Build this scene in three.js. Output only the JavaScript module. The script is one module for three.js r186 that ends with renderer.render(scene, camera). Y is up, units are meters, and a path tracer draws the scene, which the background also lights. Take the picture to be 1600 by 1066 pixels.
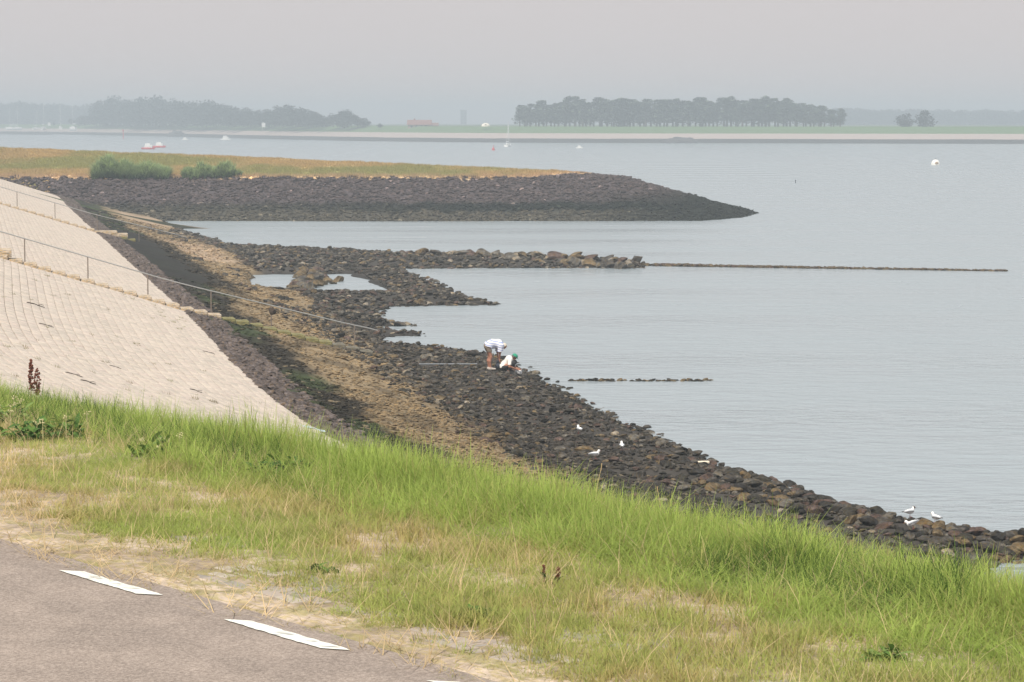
import * as THREE from 'three';
import { RoundedBoxGeometry } from 'three/addons/geometries/RoundedBoxGeometry.js';
import { mergeGeometries, mergeVertices } from 'three/addons/utils/BufferGeometryUtils.js';

// ------------------------------------------------------------ camera, sky, sun, exposure
const scene = new THREE.Scene();
const camera = new THREE.PerspectiveCamera(15.18, 1600 / 1066, 0.5, 8000);
camera.position.set(0, 10, 0);
camera.rotation.set(-Math.atan(343 / 4000), 0, 0);
camera.updateMatrixWorld();

const renderer = new THREE.WebGLRenderer({ antialias: true });
renderer.setSize(1024, 682);
renderer.toneMapping = THREE.LinearToneMapping;
renderer.toneMappingExposure = 1.65;
renderer.shadowMap.enabled = true;

const SKY_LOW = [0.418, 0.370, 0.358], SKY_HIGH = [0.395, 0.42, 0.455];
{
  const w = 64, h = 128, d = new Float32Array(w * h * 4);
  for (let j = 0; j < h; j++) {
    const el = ((j + 0.5) / h - 0.5) * Math.PI, k = Math.pow(Math.max(0, Math.sin(el)), 0.55);
    for (let i = 0; i < w; i++) for (let c = 0; c < 4; c++)
      d[(j * w + i) * 4 + c] = c === 3 ? 1 : SKY_LOW[c] + (SKY_HIGH[c] - SKY_LOW[c]) * k;
  }
  const t = new THREE.DataTexture(d, w, h, THREE.RGBAFormat, THREE.FloatType);
  t.mapping = THREE.EquirectangularReflectionMapping; t.magFilter = THREE.LinearFilter; t.needsUpdate = true;
  scene.background = t; scene.environment = t;
}
const sun = new THREE.DirectionalLight(new THREE.Color().setRGB(1, 0.93, 0.82), 2.9);
sun.position.set(-34, 95, 62); sun.target.position.set(0, 0, -60);
sun.position.add(sun.target.position);
sun.castShadow = true; sun.shadow.radius = 2.5; sun.shadow.mapSize.set(4096, 4096);
Object.assign(sun.shadow.camera, { left: -160, right: 160, top: 160, bottom: -160, near: 1, far: 400 });
scene.add(sun, sun.target);
scene.fog = new THREE.FogExp2(new THREE.Color().setRGB(0.785, 0.905, 1.0), 0.00079);

// ------------------------------------------------------------ helpers
function mulberry(a) { return () => { a |= 0; a = a + 0x6D2B79F5 | 0; let t = Math.imul(a ^ a >>> 15, 1 | a); t = t + Math.imul(t ^ t >>> 7, 61 | t) ^ t; return ((t ^ t >>> 14) >>> 0) / 4294967296; }; }
const rnd = mulberry(20240611);
const R = (a, b) => a + (b - a) * rnd();
const clamp = (x, a = 0, b = 1) => Math.min(b, Math.max(a, x));
const lerp = (a, b, k) => a + (b - a) * k;
const smooth = (a, b, x) => { const k = clamp((x - a) / (b - a)); return k * k * (3 - 2 * k); };
const mix3 = (a, b, k) => [lerp(a[0], b[0], k), lerp(a[1], b[1], k), lerp(a[2], b[2], k)];
const mul3 = (a, k) => [a[0] * k, a[1] * k, a[2] * k];
function hash2(x, y, s = 0) { let h = Math.imul(x | 0, 374761393) + Math.imul(y | 0, 668265263) + Math.imul(s | 0, 974634777) | 0; h = Math.imul(h ^ h >>> 13, 1274126177); return ((h ^ h >>> 16) >>> 0) / 4294967296; }
function noise(x, y, s = 0, per = 0) {
  const i = Math.floor(x), j = Math.floor(y); let u = x - i, v = y - j; u = u * u * (3 - 2 * u); v = v * v * (3 - 2 * v);
  const m = per ? (n) => ((n % per) + per) % per : (n) => n;
  const a = hash2(m(i), m(j), s), b = hash2(m(i + 1), m(j), s), c = hash2(m(i), m(j + 1), s), d = hash2(m(i + 1), m(j + 1), s);
  return lerp(lerp(a, b, u), lerp(c, d, u), v);
}
function fbm(x, y, s = 0, oct = 4, per = 0) { let a = 0.5, f = 1, t = 0, n = 0; for (let k = 0; k < oct; k++) { t += a * noise(x * f, y * f, s + k * 17, per ? per * f : 0); n += a; a *= 0.5; f *= 2; } return t / n; }

const used = {};
function numbered(n) { const k = used[n] = (used[n] ?? -1) + 1; return k ? `${n}_${String(k).padStart(3, '0')}` : n; }
function tag(o, label, category, group, kind) {
  o.userData = { label, category }; if (group) o.userData.group = group; if (kind) o.userData.kind = kind; return o;
}
function base(name, pos = [0, 0, 0], turn = 0) { const g = new THREE.Group(); g.name = numbered(name); g.position.set(...pos); g.rotation.y = turn; scene.add(g); return g; }
function part(name, geo, mat, parent) { const m = new THREE.Mesh(geo, mat); m.name = name; m.castShadow = m.receiveShadow = true; parent.add(m); return m; }
function top(name, geo, mat) { const m = part(numbered(name), geo, mat, scene); return m; }
function copy(o, label) { const c = o.clone(); c.name = numbered(o.name.replace(/_\d{3}$/, '')); c.userData = { ...o.userData }; if (label) c.userData.label = label; scene.add(c); return c; }
const rgb = (r, g, b) => new THREE.Color().setRGB(r, g, b);
const std = (c, rough = 0.9, o = {}) => new THREE.MeshStandardMaterial({ color: rgb(...c), roughness: rough, ...o });
const V = (x, y, z) => new THREE.Vector3(x, y, z);
function instanced(name, geo, mat, parent, list) {           // list of [matrix, color]
  const m = new THREE.InstancedMesh(geo, mat, list.length); m.name = parent === scene ? numbered(name) : name; const c = new THREE.Color();
  list.forEach(([mx, col], i) => { m.setMatrixAt(i, mx); if (col) m.setColorAt(i, c.setRGB(...col)); });
  m.castShadow = m.receiveShadow = true; m.userData.kind = 'stuff'; parent.add(m); return m;
}
const _q = new THREE.Quaternion(), _e = new THREE.Euler();
function mat4(x, y, z, rx, ry, rz, sx, sy = sx, sz = sx) { _q.setFromEuler(_e.set(rx, ry, rz, 'YXZ')); return new THREE.Matrix4().compose(V(x, y, z), _q, V(sx, sy, sz)); }
function texture(n, fn, srgb, rep = 1) {                     // fn(u, v) in 0..1 -> grey or [r, g, b] in 0..1
  const d = new Uint8Array(n * n * 4);
  for (let j = 0; j < n; j++) for (let i = 0; i < n; i++) {
    const v = fn((i + 0.5) / n, (j + 0.5) / n), a = (j * n + i) * 4;
    for (let c = 0; c < 3; c++) d[a + c] = 255 * clamp(v.length ? v[c] : v); d[a + 3] = 255;
  }
  const t = new THREE.DataTexture(d, n, n); t.wrapS = t.wrapT = THREE.RepeatWrapping; t.magFilter = THREE.LinearFilter; t.minFilter = THREE.LinearMipmapLinearFilter;
  t.generateMipmaps = true; if (srgb) t.colorSpace = THREE.SRGBColorSpace; t.repeat.set(rep, rep); t.needsUpdate = true; return t;
}
const GRAIN = texture(256, (u, v) => 0.5 * fbm(u * 16, v * 16, 3, 5, 16) + 0.5 * hash2(u * 256, v * 256, 9), false);

// surface nets: a closed mesh from a distance function
function netMesh(f, lo, hi, cell) {
  const n = [0, 1, 2].map((k) => Math.ceil((hi[k] - lo[k]) / cell) + 1), [nx, ny, nz] = n, val = new Float32Array(nx * ny * nz);
  const at = (i, j, k) => (k * ny + j) * nx + i;
  for (let k = 0; k < nz; k++) for (let j = 0; j < ny; j++) for (let i = 0; i < nx; i++) val[at(i, j, k)] = f(lo[0] + i * cell, lo[1] + j * cell, lo[2] + k * cell);
  const id = new Int32Array(nx * ny * nz).fill(-1), pos = [], idx = [];
  for (let k = 0; k < nz - 1; k++) for (let j = 0; j < ny - 1; j++) for (let i = 0; i < nx - 1; i++) {
    let c = 0, x = 0, y = 0, z = 0;
    const edge = (a, b, c0, d, e, g) => { const p = val[at(i + a, j + b, k + c0)], q = val[at(i + d, j + e, k + g)]; if (p < 0 !== q < 0) { const t = p / (p - q); x += a + (d - a) * t; y += b + (e - b) * t; z += c0 + (g - c0) * t; c++; } };
    for (let a = 0; a < 2; a++) for (let b = 0; b < 2; b++) { edge(0, a, b, 1, a, b); edge(a, 0, b, a, 1, b); edge(a, b, 0, a, b, 1); }
    if (c) { id[at(i, j, k)] = pos.length / 3; pos.push(lo[0] + (i + x / c) * cell, lo[1] + (j + y / c) * cell, lo[2] + (k + z / c) * cell); }
  }
  const quad = (a, b, c, d, flip) => { if (a < 0 || b < 0 || c < 0 || d < 0) return; if (flip) idx.push(a, c, b, a, d, c); else idx.push(a, b, c, a, c, d); };
  for (let k = 1; k < nz - 1; k++) for (let j = 1; j < ny - 1; j++) for (let i = 1; i < nx - 1; i++) {
    const s = val[at(i, j, k)] < 0;
    if (s !== val[at(i + 1, j, k)] < 0) quad(id[at(i, j - 1, k - 1)], id[at(i, j, k - 1)], id[at(i, j, k)], id[at(i, j - 1, k)], !s);
    if (s !== val[at(i, j + 1, k)] < 0) quad(id[at(i - 1, j, k - 1)], id[at(i - 1, j, k)], id[at(i, j, k)], id[at(i, j, k - 1)], !s);
    if (s !== val[at(i, j, k + 1)] < 0) quad(id[at(i - 1, j - 1, k)], id[at(i, j - 1, k)], id[at(i, j, k)], id[at(i - 1, j, k)], !s);
  }
  const g = new THREE.BufferGeometry(); g.setAttribute('position', new THREE.Float32BufferAttribute(pos, 3)); g.setIndex(idx); g.computeVertexNormals(); return g;
}
function capsule(a, b, ra, rb = ra) {
  const dx = b[0] - a[0], dy = b[1] - a[1], dz = b[2] - a[2], l2 = dx * dx + dy * dy + dz * dz || 1e-9;
  return (x, y, z) => { const t = clamp(((x - a[0]) * dx + (y - a[1]) * dy + (z - a[2]) * dz) / l2); return Math.hypot(x - a[0] - dx * t, y - a[1] - dy * t, z - a[2] - dz * t) - lerp(ra, rb, t); };
}
function ellipsoid(c, r) { const m = Math.min(...r); return (x, y, z) => (Math.hypot((x - c[0]) / r[0], (y - c[1]) / r[1], (z - c[2]) / r[2]) - 1) * m; }
function blend(list, k = 0.03) { return (x, y, z) => { let d = 9; for (const f of list) { const e = f(x, y, z), h = clamp(0.5 + 0.5 * (d - e) / k); d = lerp(d, e, h) - k * h * (1 - h); } return d; }; }
function tube(pts, r, seg = 6, n) { return new THREE.TubeGeometry(new THREE.CatmullRomCurve3(pts.map((p) => V(...p))), n || Math.max(2, pts.length * 3), r, seg); }
function bar(a, b, r, seg = 6) { const A = V(...a), B = V(...b), g = new THREE.CylinderGeometry(r, r, A.distanceTo(B), seg); g.applyQuaternion(_q.setFromUnitVectors(V(0, 1, 0), B.clone().sub(A).normalize())); g.translate(...A.add(B).multiplyScalar(0.5).toArray()); return g; }
function box(x, y, z, w, h, d, r = 0) { const g = r ? new RoundedBoxGeometry(w, h, d, 1, r) : new THREE.BoxGeometry(w, h, d); g.translate(x, y, z); return g; }
function merge(list) { return mergeGeometries(list.map((g) => { g = g.index ? g.toNonIndexed() : g; for (const k of Object.keys(g.attributes)) if (!['position', 'normal', 'uv'].includes(k)) g.deleteAttribute(k); if (!g.attributes.uv) g.setAttribute('uv', new THREE.Float32BufferAttribute(new Float32Array(g.attributes.position.count * 2), 2)); return g; })); }

// what the eye sees of a point (to choose which stones and blocks are near enough to be single pieces)
const SILHOUETTE = [[0, 600], [300, 655], [600, 690], [800, 745], [1100, 795], [1300, 830], [1600, 890]];
const _p = new THREE.Vector3();
function seen(x, y, z) { _p.set(x, y, z).project(camera); return [(_p.x + 1) * 800, (1 - _p.y) * 533]; }
function grassTop(px) { if (px <= 0) return 600; for (let i = 1; i < SILHOUETTE.length; i++) if (px <= SILHOUETTE[i][0]) { const [a, b] = [SILHOUETTE[i - 1], SILHOUETTE[i]]; return lerp(a[1], b[1], (px - a[0]) / (b[0] - a[0])); } return 890; }
function inView(x, y, z, m = 0) { const [a, b] = seen(x, y, z); return a > -m && a < 1600 + m && b < grassTop(clamp(a, 0, 1600)) + m; }

// ------------------------------------------------------------ the dike: a curve and what lies across it
// x to the right, d ahead (z = -d). The curve is the upper edge of the block slope, t is the distance from it towards the sea.
const CURVE = (() => {
  const c = new THREE.CatmullRomCurve3([[24.5, -13], [17, -3], [10.2, 5.9], [3.48, 14.88], [-0.5, 20.1], [-4.43, 25.26], [-9.3, 33], [-13.9, 43.5], [-18.99, 59.2], [-27.4, 99.3], [-35.8, 139.4], [-44.2, 179.5], [-52.6, 219.6], [-60.2, 255.7], [-66.8, 277.7], [-79.5, 320], [-104, 368]].map(([x, d]) => V(x, 0, d)), false, 'centripetal');
  const n = 420, p = c.getSpacedPoints(n).map((v) => [v.x, v.z]), out = [];
  for (let i = 0; i <= n; i++) { const a = p[Math.max(0, i - 1)], b = p[Math.min(n, i + 1)], l = Math.hypot(b[0] - a[0], b[1] - a[1]); out.push({ x: p[i][0], d: p[i][1], nx: (b[1] - a[1]) / l, nd: -(b[0] - a[0]) / l }); }
  out.step = c.getLength() / n; return out;
})();
function onDike(s, t) { const f = clamp(s / CURVE.step, 0, CURVE.length - 1.001), i = Math.floor(f), k = f - i, a = CURVE[i], b = CURVE[i + 1]; const nx = lerp(a.nx, b.nx, k), nd = lerp(a.nd, b.nd, k); return [lerp(a.x, b.x, k) + nx * t, lerp(a.d, b.d, k) + nd * t, nx, nd]; }
function dikeST(x, d) {
  let m = 1e9, j = 0; for (let i = 0; i < CURVE.length; i += 4) { const q = (x - CURVE[i].x) ** 2 + (d - CURVE[i].d) ** 2; if (q < m) { m = q; j = i; } }
  let best = j; m = 1e9; for (let i = Math.max(0, j - 4); i <= Math.min(CURVE.length - 1, j + 4); i++) { const q = (x - CURVE[i].x) ** 2 + (d - CURVE[i].d) ** 2; if (q < m) { m = q; best = i; } }
  const c = CURVE[best]; return [best * CURVE.step + (x - c.x) * -c.nd + (d - c.d) * c.nx, (x - c.x) * c.nx + (d - c.d) * c.nd];
}
const PROFILE = [[-60, 7.2], [-0.9, 7.2], [-0.1, 7.0], [14.3, 2.6], [15.6, 2.27], [17.5, 1.78], [21.8, 0.68], [24, 0.3], [26.5, -0.05], [30, -0.6], [45, -1], [400, -2]];
function profile(t) { for (let i = 1; i < PROFILE.length; i++) if (t <= PROFILE[i][0]) { const [a, b] = [PROFILE[i - 1], PROFILE[i]]; return lerp(a[1], b[1], (t - a[0]) / (b[0] - a[0])); } return -2; }
function ribbon(s0, s1, ds, ts, lift = 0, wob = () => 0) {      // a strip along the dike, uv in metres
  const pos = [], uv = [], idx = [], n = Math.round((s1 - s0) / ds), m = ts.length;
  for (let i = 0; i <= n; i++) for (let j = 0; j < m; j++) { const s = s0 + (s1 - s0) * i / n, [x, d] = onDike(s, ts[j]); pos.push(x, profile(ts[j]) + lift + wob(s, ts[j]), -d); uv.push(s, ts[j]); }
  for (let i = 0; i < n; i++) for (let j = 0; j < m - 1; j++) { const a = i * m + j; idx.push(a, a + 1, a + m, a + 1, a + m + 1, a + m); }
  const g = new THREE.BufferGeometry(); g.setAttribute('position', new THREE.Float32BufferAttribute(pos, 3)); g.setAttribute('uv', new THREE.Float32BufferAttribute(uv, 2)); g.setIndex(idx); g.computeVertexNormals(); return g;
}
const range = (a, b, n) => Array.from({ length: n + 1 }, (_, i) => a + (b - a) * i / n);
const S_END = CURVE.step * (CURVE.length - 1);
const [S_EYE] = dikeST(0, 19.4);

// ------------------------------------------------------------ shore outlines in metres (x, d)
const LAND = [[-140, 20], [30, 20], [30, 42], [24, 52], [18.5, 56.8], [14.4, 60.4], [12.3, 61.4], [11.7, 62], [11.06, 62.3], [10.8, 62.9], [10.3, 63.3], [9.9, 63.9], [9.65, 64.6], [9.3, 65.1], [9, 65.9], [8.6, 66.9], [8.2, 67.7], [7.86, 68.6], [7.1, 71.2], [6.3, 73.7], [5.9, 75.2], [5.5, 77], [5, 79.4], [4.6, 81.3], [3.85, 84.1], [3.3, 86.9], [2.85, 88.7], [2.1, 93.6], [1.5, 97.1], [1, 99.6], [0.4, 103], [-0.3, 107.5], [-1.4, 110.2], [-2.6, 110.8], [-3.9, 111.5], [-5.4, 112.4], [-6.1, 116.4], [-6, 118.9], [-4.4, 119.6], [-4.6, 121.2], [-6.3, 121.5], [-6.6, 124.6], [-5, 125.2], [-5.4, 126.4], [-6.6, 128], [-7, 134], [-6.8, 138.4], [-4.3, 139.3], [-1.1, 139.8], [-3.2, 147], [-5.1, 158.9], [-6.9, 169], [-7.8, 174.2], [0, 175.2], [9, 175.2], [9.2, 180.6], [4.6, 182.6], [-8.6, 189.9], [-12.2, 194.6], [-14.7, 195.7], [-19.5, 200.6], [-23, 204.7], [-25.4, 217], [-30.6, 233.4], [-35.7, 257.4], [-36, 262], [-140, 262]].map(([x, d]) => [x, x > 5 && d > 55 && d < 78 ? d - 0.8 : d]);
const POOLS = [
  [[-17.4, 167.4], [-15, 167.7], [-13.3, 167.5], [-12.7, 148.1], [-15.3, 147], [-16.8, 159]],
  [[-12.9, 167], [-10.75, 168.5], [-9.35, 162.3], [-6.6, 146.8], [-9, 146.4], [-10.8, 146.8], [-12.6, 148.3]],
  [[-11.9, 171.5], [-9.6, 171.8], [-9.7, 170.6], [-11.6, 170.6]],
  [[9.6, 55.2], [10.6, 57.3], [11.1, 57.8], [12.1, 58.1], [14.2, 57.2], [17, 52], [11, 51]],
];
const NOSE = [[-140, 258], [-36, 258.6], [-12.9, 257.6], [18.8, 259], [23.6, 266.5], [26.7, 280.9], [20.5, 292], [8.5, 303.5], [-10, 322], [-40, 346], [-150, 440]];
function signed(poly, x, y) {                                   // positive inside
  let m = 1e9, inside = false;
  for (let i = 0, j = poly.length - 1; i < poly.length; j = i++) {
    const [ax, ay] = poly[j], [bx, by] = poly[i], dx = bx - ax, dy = by - ay, t = clamp(((x - ax) * dx + (y - ay) * dy) / (dx * dx + dy * dy));
    m = Math.min(m, (x - ax - dx * t) ** 2 + (y - ay - dy * t) ** 2);
    if (ay > y !== by > y && x < ax + dx * (y - ay) / dy) inside = !inside;
  }
  return inside ? Math.sqrt(m) : -Math.sqrt(m);
}
function place(x, d) {                                          // what the ground is at that spot
  const [s, t] = dikeST(x, d); let sd = signed(LAND, x, d);
  for (const p of POOLS) sd = Math.min(sd, -signed(p, x, d));
  sd += (fbm(x * 0.9, d * 0.5, 5, 3) - 0.5) * 0.9 * smooth(0, 20, d - 62);
  const sn = d > 235 ? signed(NOSE, x, d) + (fbm(x * 0.35, d * 0.35, 8, 3) - 0.5) * 1.2 : -99;
  let e = sd < 0 ? Math.max(-0.6, sd * 0.22) : sd < 2 ? sd * 0.2 : 0.4 + Math.min(0.25, (sd - 2) * 0.03);
  if (sd > 0 && d < 70) e = lerp(e, Math.min(e, 0.22), smooth(74, 66, d));   // the bund before the pool
  const en = sn < 0 ? Math.max(-0.6, sn * 0.3) : sn < 14 ? sn / 3.5 : 4 + (sn - 14) * 0.088;
  const ep = profile(t) - (t > 20 ? smooth(0, -0.7, sd) * 1.3 : 0);
  let y = Math.max(e, en, ep);
  y += (fbm(x * 1.1, d * 1.1, 21, 3) - 0.5) * (y > 3.6 ? 0.25 : 0.22) * smooth(-0.2, 0.3, y);
  return { s, t, sd, sn, y, nose: en > e && en > ep, e: en > e && en > ep ? en : Math.max(e, ep) };
}
const COL = {
  stone: [0.055, 0.049, 0.043], weed: [0.245, 0.185, 0.112], black: [0.022, 0.020, 0.016], moss: [0.036, 0.055, 0.022], strip: [0.150, 0.125, 0.120],
  sand: [0.36, 0.27, 0.19], noseStone: [0.078, 0.063, 0.066], noseDark: [0.014, 0.017, 0.013], noseLow: [0.072, 0.066, 0.052], dry: [0.54, 0.40, 0.19], dryGreen: [0.38, 0.36, 0.14], dryPale: [0.62, 0.43, 0.27],
};
const grassFrom = (x) => 14.3 + smooth(0, 7, x) * 3.2;
function groundColor(x, d, p) {
  const n1 = fbm(x * 0.6, d * 0.25, 31, 4), n2 = fbm(x * 2.2, d * 1.1, 37, 3);
  if (p.nose) {
    if (p.sn > grassFrom(x) + (n2 - 0.5) * 3) {
      let c = mix3(COL.dry, COL.dryGreen, smooth(0.42, 0.62, fbm(x * 0.09, d * 0.09, 41, 4) + 0.1 * (n1 - 0.5)));
      return mix3(c, COL.dryPale, smooth(grassFrom(x) + 4.5, grassFrom(x), p.sn) * 0.8);
    }
    const tip = smooth(2, 20, x);
    let c = mix3(COL.noseLow, COL.noseStone, smooth(1.1, 1.7, p.e));
    c = mix3(c, COL.noseDark, clamp(Math.max(smooth(0.7, 1.0, p.e + (n1 - 0.5) * 0.7) * smooth(1.9, 1.45, p.e + (n1 - 0.5) * 0.7) * (0.4 + 0.6 * smooth(-35, 0, x)), tip * smooth(3.1, 1.6, p.e))));
    return mul3(c, 0.8 + 0.4 * n2);
  }
  const wz = smooth(70, 150, d), edge = lerp(21.3, 24.2, wz) + (n1 - 0.5) * 2.4;
  let c = mix3(COL.weed, COL.stone, smooth(edge - 0.7, edge + 0.7, p.t));
  const d1 = lerp(17.4, 18.6, smooth(90, 150, d)) + (n1 - 0.5) * 2.2 + (n2 - 0.5) * 0.8;
  c = mix3(c, mix3(COL.black, COL.moss, smooth(0.5, 0.66, fbm(x * 0.5, d * 0.2, 51, 3))), smooth(d1 + 0.5, d1 - 0.5, p.t) * 0.95);
  if (p.t < edge + 1) c = mix3(c, COL.black, smooth(0.53, 0.68, fbm(x * 0.75, d * 0.22, 61, 4)) * 0.45);
  const wedge = smooth(124, 136, d) * smooth(200, 182, d) * smooth(15.4, 16, p.t) * smooth(20.6, 19.4, p.t + (n1 - 0.5) * 2); // bare dark asphalt
  c = mix3(c, COL.black, wedge * 0.9);
  const sandA = smooth(20.2, 20.9, p.t) * smooth(24.6, 22.6, p.t + (n1 - 0.5) * 1.5) * smooth(168, 174, d) * smooth(203, 194, d);
  const sandB = smooth(19.4, 20.4, p.t) * smooth(25, 23, p.t) * smooth(226, 236, d) * smooth(262, 254, d);
  c = mix3(c, COL.sand, Math.max(sandA, sandB) * 0.9);
  c = mul3(c, 0.72 + 0.56 * n2);
  if (p.y < 0.1) c = mul3(c, 0.6);
  return c;
}

// ------------------------------------------------------------ sea
{
  const bump = texture(1024, (u, v) => { const a = fbm(u * 24, v * 48, 71, 5, 24), b = fbm(u * 6, v * 10, 73, 4, 2), w = fbm(u * 4, v * 6, 75, 3, 2); return 0.55 * a * (0.4 + 1.1 * w) + 0.45 * b; }, false);
  const g = new THREE.PlaneGeometry(5200, 3500, 1, 1); g.rotateX(-Math.PI / 2); g.translate(0, 0, -1720);
  const uv = g.attributes.uv, ps = g.attributes.position; for (let i = 0; i < uv.count; i++) uv.setXY(i, ps.getX(i) / 17, ps.getZ(i) / 17);
  const patch = texture(512, (u, v) => { const k = 0.5 + 0.5 * smooth(0.25, 0.75, fbm(u * 4, v * 14, 77, 5, 2)); return k; }, false); patch.repeat.set(17 / 150, 17 / 150);
  const m = new THREE.MeshPhysicalMaterial({ roughnessMap: patch, color: rgb(0.285, 0.330, 0.355), roughness: 0.28, ior: 1.34, bumpMap: bump, bumpScale: 0.26 });
  tag(top('sea', g, m), 'calm grey tidal water filling the bay between both shores', 'water', null, 'structure');
}

// ------------------------------------------------------------ road, its edge marking, the verge
{
  const T0 = -4.2;
  const rough = texture(512, (u, v) => { const a = 0.86 + 0.16 * fbm(u * 8, v * 8, 81, 4, 8), k = hash2(u * 512, v * 512, 82), k2 = noise(u * 170, v * 170, 84, 170); return [0.70 * a + 0.15 * (k - 0.5) + 0.16 * (k2 - 0.5), 0.665 * a + 0.15 * (k - 0.5) + 0.16 * (k2 - 0.5), 0.64 * a + 0.15 * (k - 0.5) + 0.16 * (k2 - 0.5)]; }, true);
  rough.repeat.set(0.5, 0.5);
  const rb = texture(512, (u, v) => 0.6 * hash2(u * 512, v * 512, 85) + 0.4 * noise(u * 128, v * 128, 86, 128), false); rb.repeat.set(0.5, 0.5);
  const road = base('road');
  tag(road, 'grey asphalt road on the dike in the near left corner', 'road', null, 'structure');
  part('asphalt', ribbon(0, 62, 0.8, range(-22, T0, 8), 0.006), new THREE.MeshStandardMaterial({ color: rgb(0.70, 0.64, 0.59), map: rough, bumpMap: rb, bumpScale: 0.006, roughness: 0.92 }), road);
  const paint = new THREE.MeshStandardMaterial({ color: rgb(0.83, 0.83, 0.78), roughness: 0.7, bumpMap: rb, bumpScale: 0.002, map: texture(128, (u, v) => { const k = 0.90 + 0.08 * hash2(u * 128, v * 128, 4) - 0.30 * smooth(0.58, 0.74, fbm(u * 16, v * 16, 88, 4, 16)); return [k, k, k * 0.99]; }, true) });
  // dashes a metre long, a metre apart, cut on a slant
  const first = dikeST(-2.75, 15.76)[0], tt = -4.42;
  for (let k = 0; k <= 5; k++) {
    const c = (s, t) => { const [x, d] = onDike(s, t); return [x, 7.212, -d]; }, sl = 0.07, s0 = first - 2 * k - 1, s1 = s0 + 1;
    const pos = [], uv = [], idx = [], n = 40, g = new THREE.BufferGeometry();
    for (let i = 0; i <= n; i++) for (const e of [-1, 1]) { const q = i / n, end = i === 0 || i === n ? (hash2(k, i, 41) - 0.5) * 0.02 : 0, wear = (noise(q * 14, k * 3 + e, 42) - 0.5) * 0.012 + (hash2(i, k * 2 + e, 43) - 0.5) * 0.005; pos.push(...c(lerp(s0, s1, q) - e * sl + end, tt + e * (0.053 + wear))); uv.push(q + k * 0.17, 0.05 + 0.05 * e); }
    for (let i = 0; i < n; i++) { const v = 2 * i; idx.push(v, v + 1, v + 2, v + 1, v + 3, v + 2); }
    g.setAttribute('position', new THREE.Float32BufferAttribute(pos, 3)); g.setAttribute('uv', new THREE.Float32BufferAttribute(uv, 2)); g.setIndex(idx); g.computeVertexNormals(); if (g.attributes.normal.getY(0) < 0) { g.setIndex(idx.reverse()); g.computeVertexNormals(); }
    const mk = part('road_marking', g, paint, road); mk.userData.label = 'white painted dash along the road edge';
  }
  const soil = texture(1024, (u, v) => {
    const a = fbm(u * 10, v * 10, 91, 5, 10), b = noise(u * 90, v * 90, 92, 90), k = hash2(u * 1024, v * 1024, 93), st = noise(u * 60, v * 240, 94, 240);
    let c = mix3([0.66, 0.61, 0.55], [0.84, 0.79, 0.73], smooth(0.35, 0.65, a)); c = mix3(c, [0.72, 0.67, 0.48], smooth(0.5, 0.7, st) * 0.55); c = mix3(c, [0.58, 0.57, 0.36], smooth(0.56, 0.72, fbm(u * 20 + 5, v * 20, 95, 3, 20)) * 0.5);
    return mul3(c, 0.84 + 0.2 * b + 0.14 * (k - 0.5));
  }, true); soil.repeat.set(0.3, 0.3);
  const wob = (s, t) => t < T0 + 0.35 ? (fbm(s * 2, t * 4, 96, 2) - 0.5) * 0.02 : (fbm(s * 0.9, t * 0.9, 97, 4) - 0.5) * 0.10 * smooth(T0, T0 + 1, t);
  tag(top('verge', ribbon(0, 75, 0.15, range(T0 - 0.06, 0.1, 32), 0.0, (s, t) => t < T0 ? -0.02 : wob(s, t) + 0.012), new THREE.MeshStandardMaterial({ color: rgb(0.84, 0.78, 0.72), map: soil, bumpMap: soil, bumpScale: 0.03, roughness: 1 })), 'pale sandy verge with straw between the road and the tall grass', 'verge', null, 'structure');
  // worn paving, half buried, along the road
  const pg = [0.004, 0.008, 0.012].map((b) => { const g = new RoundedBoxGeometry(0.205, 0.08, 0.102, 1, b), p = g.attributes.position, u = g.attributes.uv; for (let i = 0; i < p.count; i++) u.setXY(i, p.getX(i) * 2 + b * 40, p.getZ(i) * 2); return g; });
  const pm = [[0.36, 0.32, 0.275], [0.31, 0.28, 0.25], [0.42, 0.37, 0.31], [0.38, 0.325, 0.28]].map((c) => new THREE.MeshPhysicalMaterial({ specularIntensity: 0.2, color: rgb(...c), bumpMap: GRAIN, bumpScale: 0.004, roughness: 0.95 }));
  const vg = scene.getObjectByName('verge'), cand = [];
  for (let k = 0; k < 9; k++) for (let s = S_EYE - 8.4 + (k % 2) * 0.105; s < S_EYE + 9; s += 0.212) {
    const t = T0 + 0.34 + k * 0.108, [x, d, nx, nd] = onDike(s, t), n = fbm(s * 0.8, t * 1.6, 99, 3) - 0.10 * Math.abs(k - 5) / 5; if (n < 0.53) continue;
    const [px, py] = seen(x, 7.2, -d); if (px < -200 || px > 1500 || py > 1200) continue; cand.push([x, d, nx, nd, n + 0.2 * hash2(k, s * 20, 5), t, s, k]);
  }
  cand.sort((a, b) => b[4] - a[4]).slice(0, 300).forEach(([x, d, nx, nd, n, t, s, k]) => { const o = part('paver', pg[k % 3], pm[Math.floor(hash2(k, s * 20, 6) * 4)], vg); o.position.set(x, 7.2 + wob(s, t) + 0.012 - 0.038 + (hash2(k, s * 20, 8) - 0.5) * 0.014, -d); o.rotation.set((hash2(k, s * 20, 9) - 0.5) * 0.05, Math.atan2(nd, nx) + Math.PI / 2 + (hash2(k, s * 20, 4) - 0.5) * 0.05, (hash2(k, s * 20, 3) - 0.5) * 0.05); });
  // the far part of the verge, out of reach of the grass
  tag(top('crest', ribbon(75, S_END - 1, 3, range(-30, 0.1, 6), -0.01, (s, t) => (fbm(s * 0.2, t * 0.3, 98, 3) - 0.5) * 0.2), std([0.16, 0.17, 0.06], 1)), 'grassy dike crest running on beyond the left edge of view', 'dike crest', null, 'structure');
}

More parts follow.
